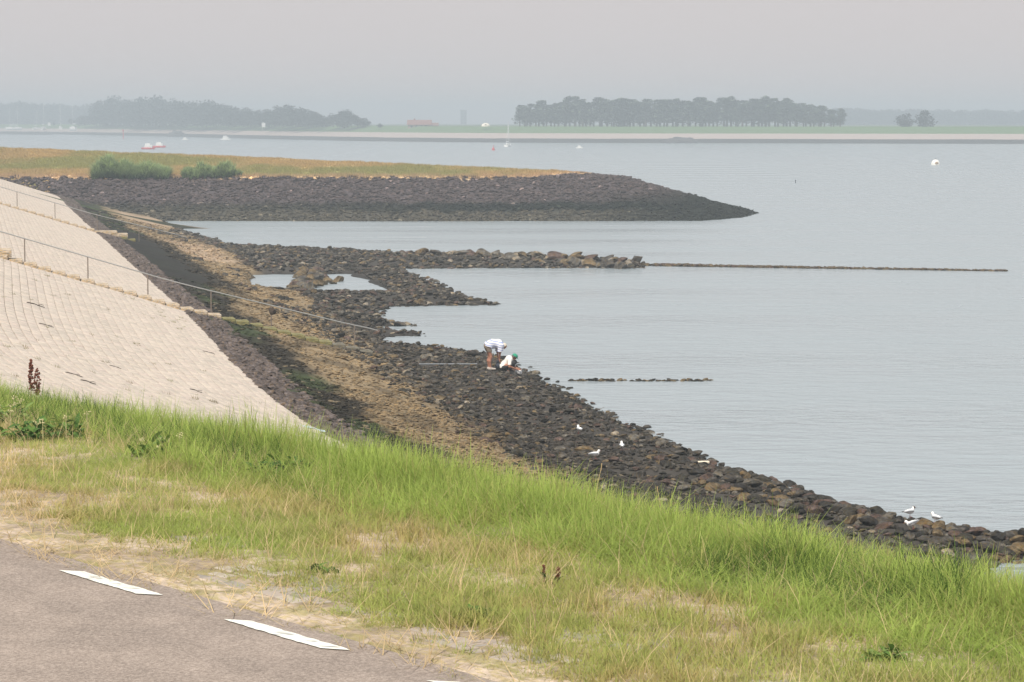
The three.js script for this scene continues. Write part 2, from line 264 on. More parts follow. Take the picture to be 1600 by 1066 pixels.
// ------------------------------------------------------------ slope of concrete blocks
{
  const slope = base('block_slope');
  tag(slope, 'pale pinkish slope of concrete blocks between the grass and the dark shore', 'dike slope', null, 'structure');
  const joint = texture(512, (u, v) => { const a = fbm(u * 14, v * 14, 101, 4, 14), k = hash2(u * 512, v * 512, 2); const c = mix3([0.66, 0.58, 0.50], [0.56, 0.50, 0.38], smooth(0.45, 0.65, a)); return mul3(c, 0.85 + 0.25 * k); }, true); joint.repeat.set(0.25, 0.25);
  part('joint_bed', ribbon(2, S_END - 2, 1, range(-0.1, 14.45, 6), -0.034), new THREE.MeshStandardMaterial({ color: rgb(0.68, 0.62, 0.56), map: joint, roughness: 1 }), slope);
  const face = texture(256, (u, v) => { const a = fbm(u * 6, v * 6, 111, 5, 6), k = hash2(u * 256, v * 256, 6); return 0.80 + 0.22 * (a - 0.5) + 0.12 * (k - 0.5); }, true);
  const geo = []; for (let k = 0; k < 3; k++) { const g = new RoundedBoxGeometry(0.495, 0.12, 0.270, 1, 0.014 + 0.005 * k); const p = g.attributes.position, uv = g.attributes.uv; for (let i = 0; i < p.count; i++) uv.setXY(i, p.getX(i) * 1.1 + 0.31 * k, p.getZ(i) * 1.1); geo.push(g); }
  const tone = [[0.74, 0.635, 0.54], [0.70, 0.61, 0.52], [0.77, 0.66, 0.56], [0.72, 0.605, 0.52], [0.66, 0.575, 0.485], [0.75, 0.65, 0.545]].map((c) => mul3(c, 1.12));
  const mats = tone.map((c) => new THREE.MeshStandardMaterial({ color: rgb(...c), map: face, bumpMap: GRAIN, bumpScale: 0.004, roughness: 0.92 }));
  const white = new THREE.MeshStandardMaterial({ color: rgb(1, 1, 1), map: face, roughness: 0.92 });
  const P = Math.hypot(14.5, 4.37) / 14.5, near = [], lists = [[], [], []], ROW = 0.279 / P, LEN = 0.505, tilt = Math.atan(4.37 / 14.5);
  const rows = Math.floor(14.35 / ROW);
  for (let r = 0; r < rows; r++) {
    const t = 14.42 - (r + 0.5) * ROW;
    for (let s = 14 + (r % 2) * LEN / 2; s < S_END - 6; s += LEN) {
      const [x, d, nx, nd] = onDike(s, t); if (d < 8) continue;
      const y = profile(t) - 0.055 + (hash2(r, s * 10, 7) - 0.5) * 0.016 + (fbm(s * 0.25, t * 0.25, 112, 2) - 0.5) * 0.05, [px, py] = seen(x, y, -d); if (px < -700 || px > 2000 || d > 290 && px < -250) continue;
      const yaw = Math.atan2(nd, nx) + Math.PI / 2;            // long side along the dike
      const h = hash2(r, s * 10, 3), q = new THREE.Quaternion().setFromEuler(new THREE.Euler(0, yaw, 0)).multiply(new THREE.Quaternion().setFromEuler(new THREE.Euler(tilt + (hash2(r, s * 10, 13) - 0.5) * 0.03, 0, (hash2(r, s * 10, 14) - 0.5) * 0.02)));
      const far = smooth(60, 80, d), m = new THREE.Matrix4().compose(V(x, y, -d), q, V(lerp(0.985, 1.02, far), 1, lerp(0.945 + 0.03 * h, 1.005, far)));
      const item = { m, k: Math.floor(h * 3), r, s, size: 1 / d, ok: px > 0 && px < 1600 && py < grassTop(px) - 2 };
      if (item.ok) near.push(item); else lists[item.k].push(item);
    }
  }
  near.sort((a, b) => b.size - a.size);
  near.slice(0, 300).forEach((b) => { const o = part('block', geo[b.k], mats[Math.floor(hash2(b.r, b.s * 10, 5) * 6)], slope); o.matrix.copy(b.m); o.matrix.decompose(o.position, o.quaternion, o.scale); });
  near.slice(300).forEach((b) => lists[b.k].push(b));
  lists.forEach((l, k) => instanced('blocks', geo[k], white, slope, l.map((b) => [b.m, mul3(tone[Math.floor(hash2(b.r, b.s * 10, 5) * 6)], 0.95 + 0.1 * hash2(b.r, b.s * 3, 8))])));
}

// ------------------------------------------------------------ the strip of set stones, the foreshore and the nose of land
const STONE = [];
for (let k = 0; k < 5; k++) {
  const g = mergeVertices((() => { const q = new THREE.IcosahedronGeometry(0.5, k < 3 ? 2 : 1); q.deleteAttribute('uv'); q.deleteAttribute('normal'); return q; })()), p = g.attributes.position;
  const cuts = Array.from({ length: 11 }, () => { const v = V(R(-1, 1), R(-0.7, 1), R(-1, 1)).normalize(); return [v, R(0.26, 0.42)]; });
  for (let i = 0; i < p.count; i++) {
    const v = V(p.getX(i), p.getY(i), p.getZ(i));
    for (const [n, h] of cuts) { const q = v.dot(n); if (q > h) v.addScaledVector(n, h - q); }
    v.multiplyScalar(1 + 0.16 * (noise(v.x * 5 + 9 * k, v.y * 5 + v.z * 3, 121) - 0.5));
    p.setXYZ(i, v.x * 1.12, v.y * 0.85, v.z);
  }
  g.computeVertexNormals(); const f = g.toNonIndexed(); f.computeVertexNormals();
  const n = f.attributes.position, uv = new Float32Array(n.count * 2); for (let i = 0; i < n.count; i++) { uv[2 * i] = n.getX(i) * 1.3 + n.getY(i); uv[2 * i + 1] = n.getZ(i) * 1.3 + n.getY(i); }
  f.setAttribute('uv', new THREE.BufferAttribute(uv, 2)); STONE.push(f);
}
const STONEMAP = texture(256, (u, v) => { const a = fbm(u * 5, v * 5, 131, 5, 5), k = hash2(u * 256, v * 256, 16); const c = 0.62 + 0.75 * (a - 0.5) + 0.16 * (k - 0.5); return mix3([c, c, c], [c * 1.06, c * 0.98, c * 0.82], smooth(0.5, 0.6, fbm(u * 9, v * 9, 132, 3, 9))); }, true);
const stoneMat = new THREE.MeshPhysicalMaterial({ specularIntensity: 0.25, color: rgb(2.1, 2.1, 2.1), map: STONEMAP, bumpMap: GRAIN, bumpScale: 0.012, roughness: 0.82 });
const STONE_TONES = [[0.080, 0.073, 0.066], [0.050, 0.047, 0.040], [0.13, 0.12, 0.105], [0.040, 0.038, 0.036], [0.15, 0.115, 0.070], [0.105, 0.075, 0.066], [0.26, 0.23, 0.19]];
const stoneMats = STONE_TONES.map((c) => { const m = stoneMat.clone(); m.color.setRGB(...mul3(c, 2.0)); return m; });
const pickTone = () => { const r = rnd(); return r < 0.3 ? 0 : r < 0.5 ? 1 : r < 0.64 ? 2 : r < 0.8 ? 3 : r < 0.88 ? 4 : r < 0.97 ? 5 : 6; };

const foreshore = base('foreshore');
tag(foreshore, 'dark rocky shore below the dike, with brown weed, stones and tidal pools', 'rocky shore', null, 'structure');
const nose = base('dike_nose');
tag(nose, 'low headland of grey stone topped with dry grass reaching into the bay', 'headland', null, 'structure');
{
  const rowsD = []; for (let d = 40; d < 430; d += lerp(0.34, 1.3, clamp((d - 40) / 300))) rowsD.push(d);
  const cols = 250, mk = { f: { p: [], c: [], i: [], map: new Map() }, n: { p: [], c: [], i: [], map: new Map() } };
  const grid = rowsD.map((d) => { const l = d > 240 ? -(0.26 * d + 14) : -(0.21 * d + 8), r = Math.min(31, 0.2 * d + 9), row = []; for (let j = 0; j <= cols; j++) { const x = lerp(l, r, j / cols), p = place(x, d); row.push({ x, d, p, y: p.t < 15.3 ? Math.min(p.y, profile(p.t) - 0.25) : p.y, c: groundColor(x, d, p) }); } return row; });
  const vert = (m, i, j) => { const k = i * 1000 + j; if (!m.map.has(k)) { const v = grid[i][j]; m.map.set(k, m.p.length / 3); m.p.push(v.x, v.y, -v.d); m.c.push(...v.c); } return m.map.get(k); };
  for (let i = 0; i < grid.length - 1; i++) for (let j = 0; j < cols; j++) {
    const q = [grid[i][j], grid[i][j + 1], grid[i + 1][j], grid[i + 1][j + 1]];
    if (q.every((v) => v.y < -0.25) || q.every((v) => v.p.t < 14.9)) continue;
    const m = q[0].p.nose ? mk.n : mk.f, a = vert(m, i, j), b = vert(m, i, j + 1), c = vert(m, i + 1, j), d = vert(m, i + 1, j + 1);
    m.i.push(a, b, c, b, d, c);
  }
  const gm = new THREE.MeshPhysicalMaterial({ specularIntensity: 0.25, vertexColors: true, roughness: 0.95 });
  for (const [m, name, o] of [[mk.f, 'shore_ground', foreshore], [mk.n, 'headland_ground', nose]]) {
    const g = new THREE.BufferGeometry(); g.setAttribute('position', new THREE.Float32BufferAttribute(m.p, 3)); g.setAttribute('color', new THREE.Float32BufferAttribute(m.c, 3)); g.setIndex(m.i); g.computeVertexNormals(); part(name, g, gm, o);
  }
  // set stones under the blocks
  const strip = base('stone_strip'); tag(strip, 'narrow strip of purplish grey set stones under the pale block slope', 'stone strip', null, 'structure');
  part('strip_bed', ribbon(8, S_END - 4, 1, range(14.3, 15.95, 3), -0.02), std(mul3(COL.strip, 0.6), 1), strip);
  const near = [], lists = STONE.map(() => []);
  for (let s = 30; s < S_END - 10; s += 0.3) for (let k = 0; k < 5; k++) {
    const t = 14.52 + k * 0.3 + R(-0.07, 0.07), [x, d] = onDike(s + R(-0.08, 0.08), t); if (d < 40) continue;
    const y = profile(t) + R(-0.05, 0.01), z = R(0.3, 0.46), c = mul3(COL.strip, R(0.7, 1.35)), v = Math.floor(R(0, 5)), m = mat4(x, y, -d, R(-0.2, 0.2), R(0, 6.3), R(-0.2, 0.2), z, z * 0.6, z);
    const o = { m, v, c, size: z / d, ok: inView(x, y, -d) }; if (o.ok) near.push(o); else lists[v].push(o);
  }
  near.sort((a, b) => b.size - a.size);
  const sm = [0.75, 1, 1.25].map((k) => { const m = stoneMat.clone(); m.color.setRGB(...mul3(COL.strip, 1.7 * k)); return m; });
  near.slice(0, 160).forEach((o, i) => { const q = part('stone', STONE[o.v], sm[i % 3], strip); o.m.decompose(q.position, q.quaternion, q.scale); });
  near.slice(160).forEach((o) => lists[o.v].push(o));
  lists.forEach((l, v) => instanced('stones', STONE[v], stoneMat, strip, l.map((o) => [o.m, mul3(o.c, 0.8)])));
}
{
  // loose stones and weed of the foreshore
  const near = [], lists = STONE.map(() => []), small = STONE.map(() => []);
  const add = (x, d, z, flat, c, single) => {
    const p = place(x, d); if (p.nose || p.t < 15.6 || p.y < -0.12) return; for (const q of POOLS) if (q[0][1] > 100 && signed(q, x, d) > -0.35) return; const v = Math.floor(R(0, 5));
    const m = mat4(x, p.y + z * flat * R(0.1, 0.35), -d, R(-0.3, 0.3), R(0, 6.3), R(-0.3, 0.3), z * R(0.9, 1.4), z * flat, z);
    const o = { m, v, c: c(p), size: z / d, ok: single && inView(x, p.y, -d) }; (o.ok ? near : lists[v]).push(o);
  };
  const rockColor = (p) => { const a = STONE_TONES[pickTone()]; return mul3(a, R(0.6, 1.25)); };
  let n = 0;
  const scatter = (count, d0, d1, fn) => { for (let i = 0; i < count; i++) { const d = lerp(d0, d1, rnd()), x = R(-(0.21 * d + 4), Math.min(16, 0.2 * d + 3)); if (!inView(x, d < 80 ? 1.6 : 0.5, -d, 90)) continue; fn(x, d); } };
  scatter(44000, 50, 130, (x, d) => { const p = place(x, d); if (p.nose || p.y < -0.1) return; const w = p.t - 21.3; if (w > -0.5 + R(-0.8, 0.8)) { const z = (0.09 + 0.2 * rnd() * rnd()) * (rnd() < 0.14 ? 1.8 : 1) * 1; add(x, d, z, R(0.5, 0.9), rockColor, true); } });
  scatter(7000, 50, 72, (x, d) => { const p = place(x, d); if (p.y > -0.12 && p.sd < 2.6) add(x, d, 0.16 + 0.32 * rnd() ** 1.7, R(0.6, 0.9), rockColor, true); });      // the coarse edge near the pool
  scatter(46000, 125, 262, (x, d) => { const p = place(x, d); if (p.nose || p.y < -0.1 || p.t < 20.5) return; const c = groundColor(x, d, p); if (c[0] > 0.17) return; add(x, d, R(0.18, 0.45), R(0.5, 0.85), () => mul3(STONE_TONES[pickTone()], R(0.6, 1.25)), false); });
  near.sort((a, b) => b.size - a.size);
  near.slice(0, 300).forEach((o, i) => { const q = part('stone', STONE[o.v], stoneMats[Math.floor(hash2(i, 3, 5) * 6)], foreshore); o.m.decompose(q.position, q.quaternion, q.scale); });
  near.slice(300).forEach((o) => lists[o.v].push(o));
  lists.forEach((l, v) => instanced('rubble', STONE[v], stoneMat, foreshore, l.map((o) => [o.m, o.c])));
  // flat weed covered pebbles and wrack of the slope
  const weed = [0, 1].map(() => []);
  for (const [n, d0, d1] of [[90000, 52, 235], [26000, 48, 80]]) scatter(n, d0, d1, (x, d) => {
    const p = place(x, d); if (p.nose || p.t < 15.7 || p.t > 25 || p.y < 0) return; const c = groundColor(x, d, p); if (d > 120 && d < 205 && c[0] < 0.03) return;
    if (rnd() < smooth(90, 235, d) * 0.5) return;
    const z = R(0.08, 0.2) * lerp(1, 1.7, smooth(80, 200, d)), k = R(0.7, 1.4), col = rnd() < 0.06 ? [0.2, 0.17, 0.12] : mul3(c, k);
    weed[rnd() < 0.5 ? 0 : 1].push([mat4(x, p.y + 0.005, -d, R(-0.3, 0.3), R(0, 6.3), R(-0.3, 0.3), z * R(1, 2.2), z * R(0.35, 0.7), z), mul3(col, 0.9)]);
  });
  weed.forEach((l, k) => instanced('weed_and_pebbles', STONE[3 + k], stoneMat, foreshore, l));
  // stones of the headland
  const rock = STONE.slice(3).map(() => []);
  for (let i = 0; i < 42000; i++) {
    const x = R(-75, 28), d = R(256, 296), p = place(x, d); if (!p.nose || p.sn > grassFrom(x) + 0.3 || p.sn < -0.3 || d > 276 && x < -20 && rnd() < 0.3) continue;
    const c = groundColor(x, d, p), z = R(0.26, 0.55), light = rnd() < 0.012 ? 3.5 : 1;
    rock[i % rock.length].push([mat4(x, p.y + 0.04, -d, R(-0.4, 0.4), R(0, 6.3), R(-0.4, 0.4), z * 1.2, z * 0.7, z), mul3(c, R(0.6, 1.4) * light)]);
  }
  rock.forEach((l, k) => instanced('rubble', STONE[3 + k], stoneMat, nose, l));
}

// ------------------------------------------------------------ groyne, outcrop, weed lines
function boulderSet(root, spots) { spots.forEach(([x, d, y, z, tone, sq = 0.85], i) => { const q = part('boulder', STONE[i % 3], stoneMats[tone], root); q.position.set(x - root.position.x, y, -d - root.position.z); q.rotation.set(R(-0.4, 0.4), R(0, 6.3), R(-0.4, 0.4)); q.scale.set(z * R(0.95, 1.3), z * sq, z); }); }
{
  const g = base('rock_groyne', [0.5, 0, -178]);
  tag(g, 'long low breakwater of piled boulders tapering to a thin line of stones across the bay', 'breakwater');
  const spots = [];
  for (let x = -8.6; x < 8.4; x += 0.56) for (let k = 0; k < 3; k++) { const h = lerp(0.85, 1.0, noise(x * 0.7, 2, 141)) * smooth(9.6, 5.5, x) ** 0.5 * smooth(-10.5, -6, x), d = lerp(188.4, 179, (x + 8.6) / 17) - 1.5 - k * 1.7 + R(-0.4, 0.4); spots.push([x + R(-0.2, 0.2), d, R(0.05, 0.25) + (k === 1 ? 0.45 * h : 0.05), lerp(0.7, 1.2, rnd()) * (0.65 + 0.45 * h), [4, 2, 5, 0, 6, 4][Math.floor(R(0, 6))]]); }
  spots.push([8.7, 178.2, 0.42, 1.0, 0]);
  boulderSet(g, spots);
  const ridge = []; for (let i = 0; i < 900; i++) { const k = rnd() ** 0.9, x = lerp(8.6, 33.2, k), d = lerp(178.2, 171.3, k) + R(-0.45, 0.45) * lerp(1, 0.6, k), z = R(0.22, 0.42) * lerp(1, 0.75, k); ridge.push([mat4(x - 0.5, R(0.0, 0.1) * lerp(1, 0.5, k), -d + 178, R(-0.3, 0.3), R(0, 6.3), R(-0.3, 0.3), z * 1.5, z * 0.75, z), mul3(STONE_TONES[[4, 5, 0, 4][i % 4]], R(0.6, 1.0))]); }
  instanced('stone_line', STONE[3], stoneMat, g, ridge);
  const o = base('rock_outcrop', [-12.6, 0, -160]);
  tag(o, 'heap of weedy brown rocks standing between the two tidal pools', 'rocks');
  const sp = []; for (let i = 0; i < 46; i++) { const k = rnd(), d = lerp(152.5, 169, k); sp.push([lerp(-12.3, -13.1, k) + R(-0.95, 0.95), d, R(-0.05, 0.35), R(0.5, 1.0), [4, 2, 4, 0, 5][i % 5]]); }
  for (const [x, d] of [[-11.1, 158], [-11.5, 159.5], [-10.9, 160.4], [-11.6, 157.2]]) sp.push([x, d, 0.1, R(0.6, 0.9), 4]);
  boulderSet(o, sp);
  const wl = base('weed_covered_rocks', [5, 0, -98.6]);
  tag(wl, 'broken line of low weedy stones just breaking the surface off the near shore', 'rocks');
  const ln = []; const runs = [[2.25, 2.9, 12], [2.85, 3.9, 26], [4.0, 4.8, 6], [4.85, 5.7, 18], [5.6, 6.9, 30], [6.8, 7.7, 14]];
  for (const [a, b, n] of runs) for (let i = 0; i < n; i++) { const x = R(a, b); ln.push([x, 98.6 + R(-0.25, 0.25), R(-0.03, 0.02), R(0.16, 0.3), [4, 1, 3][i % 3], 0.55]); }
  for (const [x, d, z] of [[1.35, 98.9, 0.34], [1.15, 97.2, 0.3], [1.75, 98, 0.2], [3.2, 98.7, 0.36]]) ln.push([x, d, 0.03, z, 3, 0.7]);
  boulderSet(wl, ln);
}

// ------------------------------------------------------------ stairs and handrails
const concrete = new THREE.MeshStandardMaterial({ color: rgb(0.62, 0.53, 0.42), map: STONEMAP, bumpMap: GRAIN, bumpScale: 0.005, roughness: 0.9 });
concrete.color.setRGB(0.95, 0.8, 0.63);
const algae = concrete.clone(); algae.color.setRGB(0.40, 0.38, 0.16);
const wet = concrete.clone(); wet.color.setRGB(0.30, 0.28, 0.22);
const steel = new THREE.MeshStandardMaterial({ color: rgb(0.42, 0.42, 0.41), roughness: 0.45, metalness: 0.6 });
const rusty = std([0.20, 0.16, 0.13], 0.9);
function stairs(cx, cd, t0, t1, landings, label, railLabel, posts, railEnd, tall) {
  const [s0] = dikeST(cx, cd), at = (t, off = 0) => { const [x, d] = onDike(s0 + off, t); return [x, d]; };
  const [ox, od, nx, nd] = onDike(s0, 14.3), yaw = Math.atan2(nd, nx), o = base('concrete_stairs', [ox, 0, -od], yaw); tag(o, label, 'stairs');
  const L = (t, off, y) => [t - 14.3, y, -off];                   // across the dike, along it, height
  const g = box(0, 0, 0, 0.52, 0.3, 1.0, 0.02);
  for (let t = t0; t < t1; t += 0.55) { const m = t < 16 ? concrete : t < 20.2 ? algae : wet, q = part('step', g, m, o); q.position.set(t - 14.3, profile(t) - 0.02 + R(-0.015, 0.015), 0); q.rotation.set(0, R(-0.03, 0.03), t > 15 ? R(-0.05, 0.05) : 0); }
  for (const t of landings) { const q = part('landing', box(0, 0, 0, 1.2, 0.34, 1.3, 0.02), concrete, o); q.position.set(t - 14.3, profile(t) + 0.1, -0.35); }
  const r = base('handrail', [ox, 0, -od], yaw); tag(r, railLabel, 'handrail');
  for (const t of posts) part('post', bar(L(t, 0.62, profile(t) - 0.15), L(t, 0.62, profile(t) + tall), 0.026), rusty, r);
  const rp = []; for (let t = t0; t < railEnd; t += 1.2) rp.push(L(t, 0.62, profile(t) + tall)); rp.push(L(railEnd, 0.62, profile(railEnd) + tall - 0.02));
  part('rail', tube(rp, 0.027, 6, 40), steel, r); return r;
}
{
  const r = stairs(-13.4, 101, 3, 21.9, [7.2], 'long flight of pale concrete steps down the block slope, turning green towards the water', 'grey steel handrail on thin posts beside the nearer steps', [5.9, 8.32, 10.76, 13.1, 15.6, 18.0, 21.36], 22.3, 1.0);
  const clump = part('weed_clump', STONE[3], std([0.05, 0.035, 0.025], 1), r); clump.position.set(18.05 - 14.3, profile(18) + 0.78, -0.62); clump.scale.set(0.34, 0.42, 0.24); clump.userData.label = 'dark clump of weed caught on the rail post';
  stairs(-28.2, 172.6, 3, 17.2, [15.2, 15.9], 'farther flight of pale concrete steps on the block slope', 'thin handrail beside the farther steps', [6.6, 9.2, 11.7, 14.5, 17.3], 20.5, 1.15);
}

// ------------------------------------------------------------ reed bushes, dry grass of the headland
function bladeGeo(list) {                                        // list of [x, z, height, width, yaw, lean, curl]
  const pos = [], nor = [], idx = [];
  for (const [x, z, h, w, yaw, lean, curl] of list) {
    const n = 3, b = pos.length / 3, cx = Math.cos(yaw), cz = Math.sin(yaw);
    for (let i = 0; i <= n; i++) { const k = i / n, out = (lean * k + curl * k * k) * h, y = h * (k - 0.35 * Math.abs(curl) * k * k), ww = w * (1 - 0.92 * k ** 1.6) / 2; const ax = -cz * ww, az = cx * ww, px = x + cx * out, pz = z + cz * out, sl = lean + 2 * curl * k + 0.15; pos.push(px + ax, y, pz + az, px - ax, y, pz - az); nor.push(-cx, sl + 0.35, -cz, -cx, sl + 0.35, -cz); }
    for (let i = 0; i < n; i++) { const a = b + 2 * i; idx.push(a, a + 2, a + 1, a + 1, a + 2, a + 3); }
  }
  const g = new THREE.BufferGeometry(); g.setAttribute('position', new THREE.Float32BufferAttribute(pos, 3)); g.setAttribute('normal', new THREE.Float32BufferAttribute(nor, 3)); g.setIndex(idx); return g;
}
const bladeMat = (o = {}) => new THREE.MeshPhysicalMaterial({ color: rgb(1, 1, 1), roughness: 1, specularIntensity: 0.12, side: THREE.DoubleSide, transmission: 0.5, thickness: 0, ...o });
const leafMat = bladeMat();
{
  const tuft = bladeGeo(Array.from({ length: 22 }, () => [R(-0.35, 0.35), R(-0.35, 0.35), R(0.12, 0.3), 0.05, R(0, 6.3), R(-0.5, 0.5), R(0, 0.4)])), list = [];
  for (let i = 0; i < 60000; i++) { const d = R(264, 345), x = R(-0.26 * d, 12), p = place(x, d); if (!p.nose || p.sn < grassFrom(x) - 0.4) continue; const c = groundColor(x, d, p), k = R(0.75, 1.3); list.push([mat4(x, p.y - 0.02, -d, 0, R(0, 6.3), 0, R(0.7, 1.3), R(0.6, 1.2) * (p.sn < 17 && rnd() < 0.3 ? 1.5 : 1), R(0.7, 1.3)), mul3(c, 0.9 + 0.25 * (k - 0.75))]); }
  instanced('dry_grass', tuft, leafMat, nose, list);
  const bush = (name, x0, d0, w, dep, h, n, label, prof) => {
    const b = base(name, [x0, 0, -d0]); tag(b, label, 'bush');
    const st = [], fo = [], leaf = bladeGeo(Array.from({ length: 9 }, () => [R(-0.1, 0.1), R(-0.1, 0.1), R(0.35, 0.8), 0.07, R(0, 6.3), R(0.1, 0.8), R(0, 0.5)]));
    for (let i = 0; i < n; i++) {
      const u = R(-1, 1), v = R(-1, 1), x = u * w / 2, z = v * dep / 2, hh = h * prof(u) * (1 - 0.5 * v * v) * (0.35 + 1.1 * noise(x * 1.3 + 40, z, 151)) * (0.8 + 0.5 * noise(x * 5, z * 3, 153)); if (hh < 0.25) continue; const y0 = place(x0 + x, d0 - z).y;
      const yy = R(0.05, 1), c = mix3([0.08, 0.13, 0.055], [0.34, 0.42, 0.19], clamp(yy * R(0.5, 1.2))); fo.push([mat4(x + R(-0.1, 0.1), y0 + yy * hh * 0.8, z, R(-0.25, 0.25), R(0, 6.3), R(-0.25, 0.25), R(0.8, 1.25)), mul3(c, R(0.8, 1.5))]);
      if (i % 5 === 0) st.push(bar([x, y0 - 0.1, z], [x + R(-0.15, 0.15), y0 + hh * 0.8, z + R(-0.1, 0.1)], 0.018, 3));
    }
    part('stem', merge(st), std([0.10, 0.10, 0.04]), b);
    instanced('foliage', leaf, leafMat, b, fo);
  };
  bush('reed_bush', -40.6, 273.2, 7.8, 3, 2.3, 2600, 'larger green reed bush on the seaward edge of the dry grass, near the left dike', (u) => u < -0.55 ? 0.95 * smooth(-1.05, -0.8, u) : lerp(0.95, 0.35, smooth(-0.6, 1, u)));
  bush('reed_bush', -32.4, 273.4, 5.2, 2.4, 1.5, 1100, 'smaller green reed bush to the right of the larger one', (u) => 0.35 + 0.65 * Math.sqrt(Math.max(0, 1 - ((u - 0.2) / 1.1) ** 2)));
  bush('shrub', -29.4, 273.6, 1.2, 1, 0.7, 160, 'tiny dark shrub just right of the smaller reed bush', () => 0.8);
  bush('shrub', -14.9, 312, 1.4, 1, 0.7, 160, 'lone dark shrub on the skyline of the dry grass', () => 0.9);
}

// ------------------------------------------------------------ grass of the verge
{
  const variety = (n, f) => Array.from({ length: n }, f);
  const tall = variety(5, () => bladeGeo(Array.from({ length: 13 }, () => [R(-0.06, 0.06), R(-0.06, 0.06), R(0.12, 0.36), R(0.005, 0.010), R(0, 6.3), R(0.02, 0.45), R(0, 0.9)])));
  const short = variety(5, () => bladeGeo(Array.from({ length: 15 }, () => [R(-0.06, 0.06), R(-0.06, 0.06), R(0.035, 0.105), R(0.004, 0.008), R(0, 6.3), R(0.1, 0.9), R(0, 0.8)])));
  const straw = variety(4, () => bladeGeo(Array.from({ length: 4 }, () => [R(-0.05, 0.05), R(-0.05, 0.05), R(0.15, 0.36), R(0.003, 0.005), R(0, 6.3), R(0.05, 0.9), R(0, 0.7)])));
  const lit = variety(3, () => bladeGeo(Array.from({ length: 8 }, () => [R(-0.1, 0.1), R(-0.1, 0.1), R(0.05, 0.14), R(0.004, 0.007), R(0, 6.3), R(1.2, 2.4), R(0, 0.3)])));
  const L = { tall: tall.map(() => []), short: short.map(() => []), straw: straw.map(() => []), lit: lit.map(() => []) };
  const put = (k, x, y, d, s, c, h = 1) => { const a = L[k]; a[Math.floor(rnd() * a.length)].push([mat4(x, y, -d, R(-0.12, 0.12), R(0, 6.3), R(-0.12, 0.12), s, s * h, s), c]); };
  const G = { bright: [0.42, 0.52, 0.13], mid: [0.30, 0.395, 0.09], deep: [0.10, 0.17, 0.035], olive: [0.42, 0.40, 0.145], dry: [0.56, 0.42, 0.21], straw: [0.78, 0.61, 0.36] };
  const s0 = S_EYE - 22, s1 = S_EYE + 26, [sBump] = dikeST(-1.4, 20.9);
  for (let i = 0; i < 92000; i++) {
    const s = R(s0, s1), t = R(-4.35, 0.4), [x, d] = onDike(s, t); if (d < 6) continue;
    const [px, py] = seen(x, 7.2, -d); if (px < -260 || px > 1860 || py > 1330) continue;
    const right = clamp((s1 - 26 + 4 - s) / 16), y = profile(t) - 0.01;       // greener towards the right
    const n1 = fbm(s * 0.55, t * 0.9, 161, 4), n2 = fbm(s * 1.7, t * 1.9, 163, 3), n3 = fbm(s * 0.25, t * 0.3, 165, 3);
    const edge = -1.25 - 0.75 * right + (n1 - 0.5) * 1.3, isTall = smooth(edge - 0.5, edge + 0.35, t);
    if (rnd() < isTall) {
      if (rnd() < 0.25) continue;
      let c = mix3(G.mid, G.bright, clamp(n2 * 1.5 - 0.25 + R(-0.3, 0.3))); if (rnd() < 0.14 + 0.14 * right) c = mix3(c, G.olive, 0.9); if (n1 > 0.56 && rnd() < 0.35) c = G.deep;
      put('tall', x, y, d, R(0.75, 1.12), mul3(c, R(0.85, 1.15)), (0.58 + 0.9 * n2) * (1 + 0.34 * Math.exp(-(((s - sBump) / 3) ** 2))) * lerp(0.6, 1.08, smooth(edge, edge + 0.7, t)));
    } else {
      const bare = smooth(-3.0 - 0.9 * right, -4.1 - 0.35 * right, t), gap = smooth(0.50, 0.60, n2 + 0.18 * bare + 0.10 * (0.5 - n3) - 0.05 * right);
      const dens = lerp(1, 0.16, Math.max(gap * smooth(-1.4, -2.2, t), bare * (0.98 - 0.85 * smooth(0.45, 0.62, fbm(s * 1.3, t * 2.4, 167, 3))))); if (rnd() > dens) { if (rnd() < 0.06) put('lit', x, y + 0.01, d, R(0.7, 1.2), mul3(G.straw, R(0.6, 1))); continue; }
      const dry = clamp(0.55 - 0.36 * right + (n3 - 0.5) * 1.9 + (n2 - 0.5) * 0.8 + R(-0.25, 0.25));
      let c = mix3(mix3(G.mid, G.bright, rnd() * 0.8), G.olive, clamp(dry * 1.5)); c = mix3(c, G.dry, clamp(dry * 1.7 - 0.75));
      put('short', x, y, d, R(0.8, 1.25) * lerp(1, 0.6, bare), mul3(c, R(0.8, 1.2)), lerp(1.1, 0.5, bare) * (0.4 + 1.0 * n2) * (1 + 0.45 * right));
    }
    const sw = (0.045 + 0.10 * smooth(0.5, 0.7, n3) + 0.10 * smooth(0.54, 0.66, n1)) * smooth(-4.2, -3.0, t) * (1 - 0.5 * right);
    if (rnd() < sw) put('straw', x, y, d, R(0.6, 1.15), mul3(G.straw, R(0.65, 1.05)));
  }
  const fam = { tall: ['tall_grass', 'tall bright green grass along the outer edge of the verge', tall], short: ['short_grass', 'short olive and yellowing grass between the tall grass and the road', short], straw: ['dry_stalks', 'thin straw coloured stalks standing among the short grass', straw], lit: ['straw_litter', 'flattened dry straw lying on the sandy strip beside the road', lit] };
  for (const k of Object.keys(fam)) { const g = base(fam[k][0]); tag(g, fam[k][1], 'grass', null, 'stuff'); fam[k][2].forEach((geo, i) => instanced('blades', geo, leafMat, g, L[k][i])); }

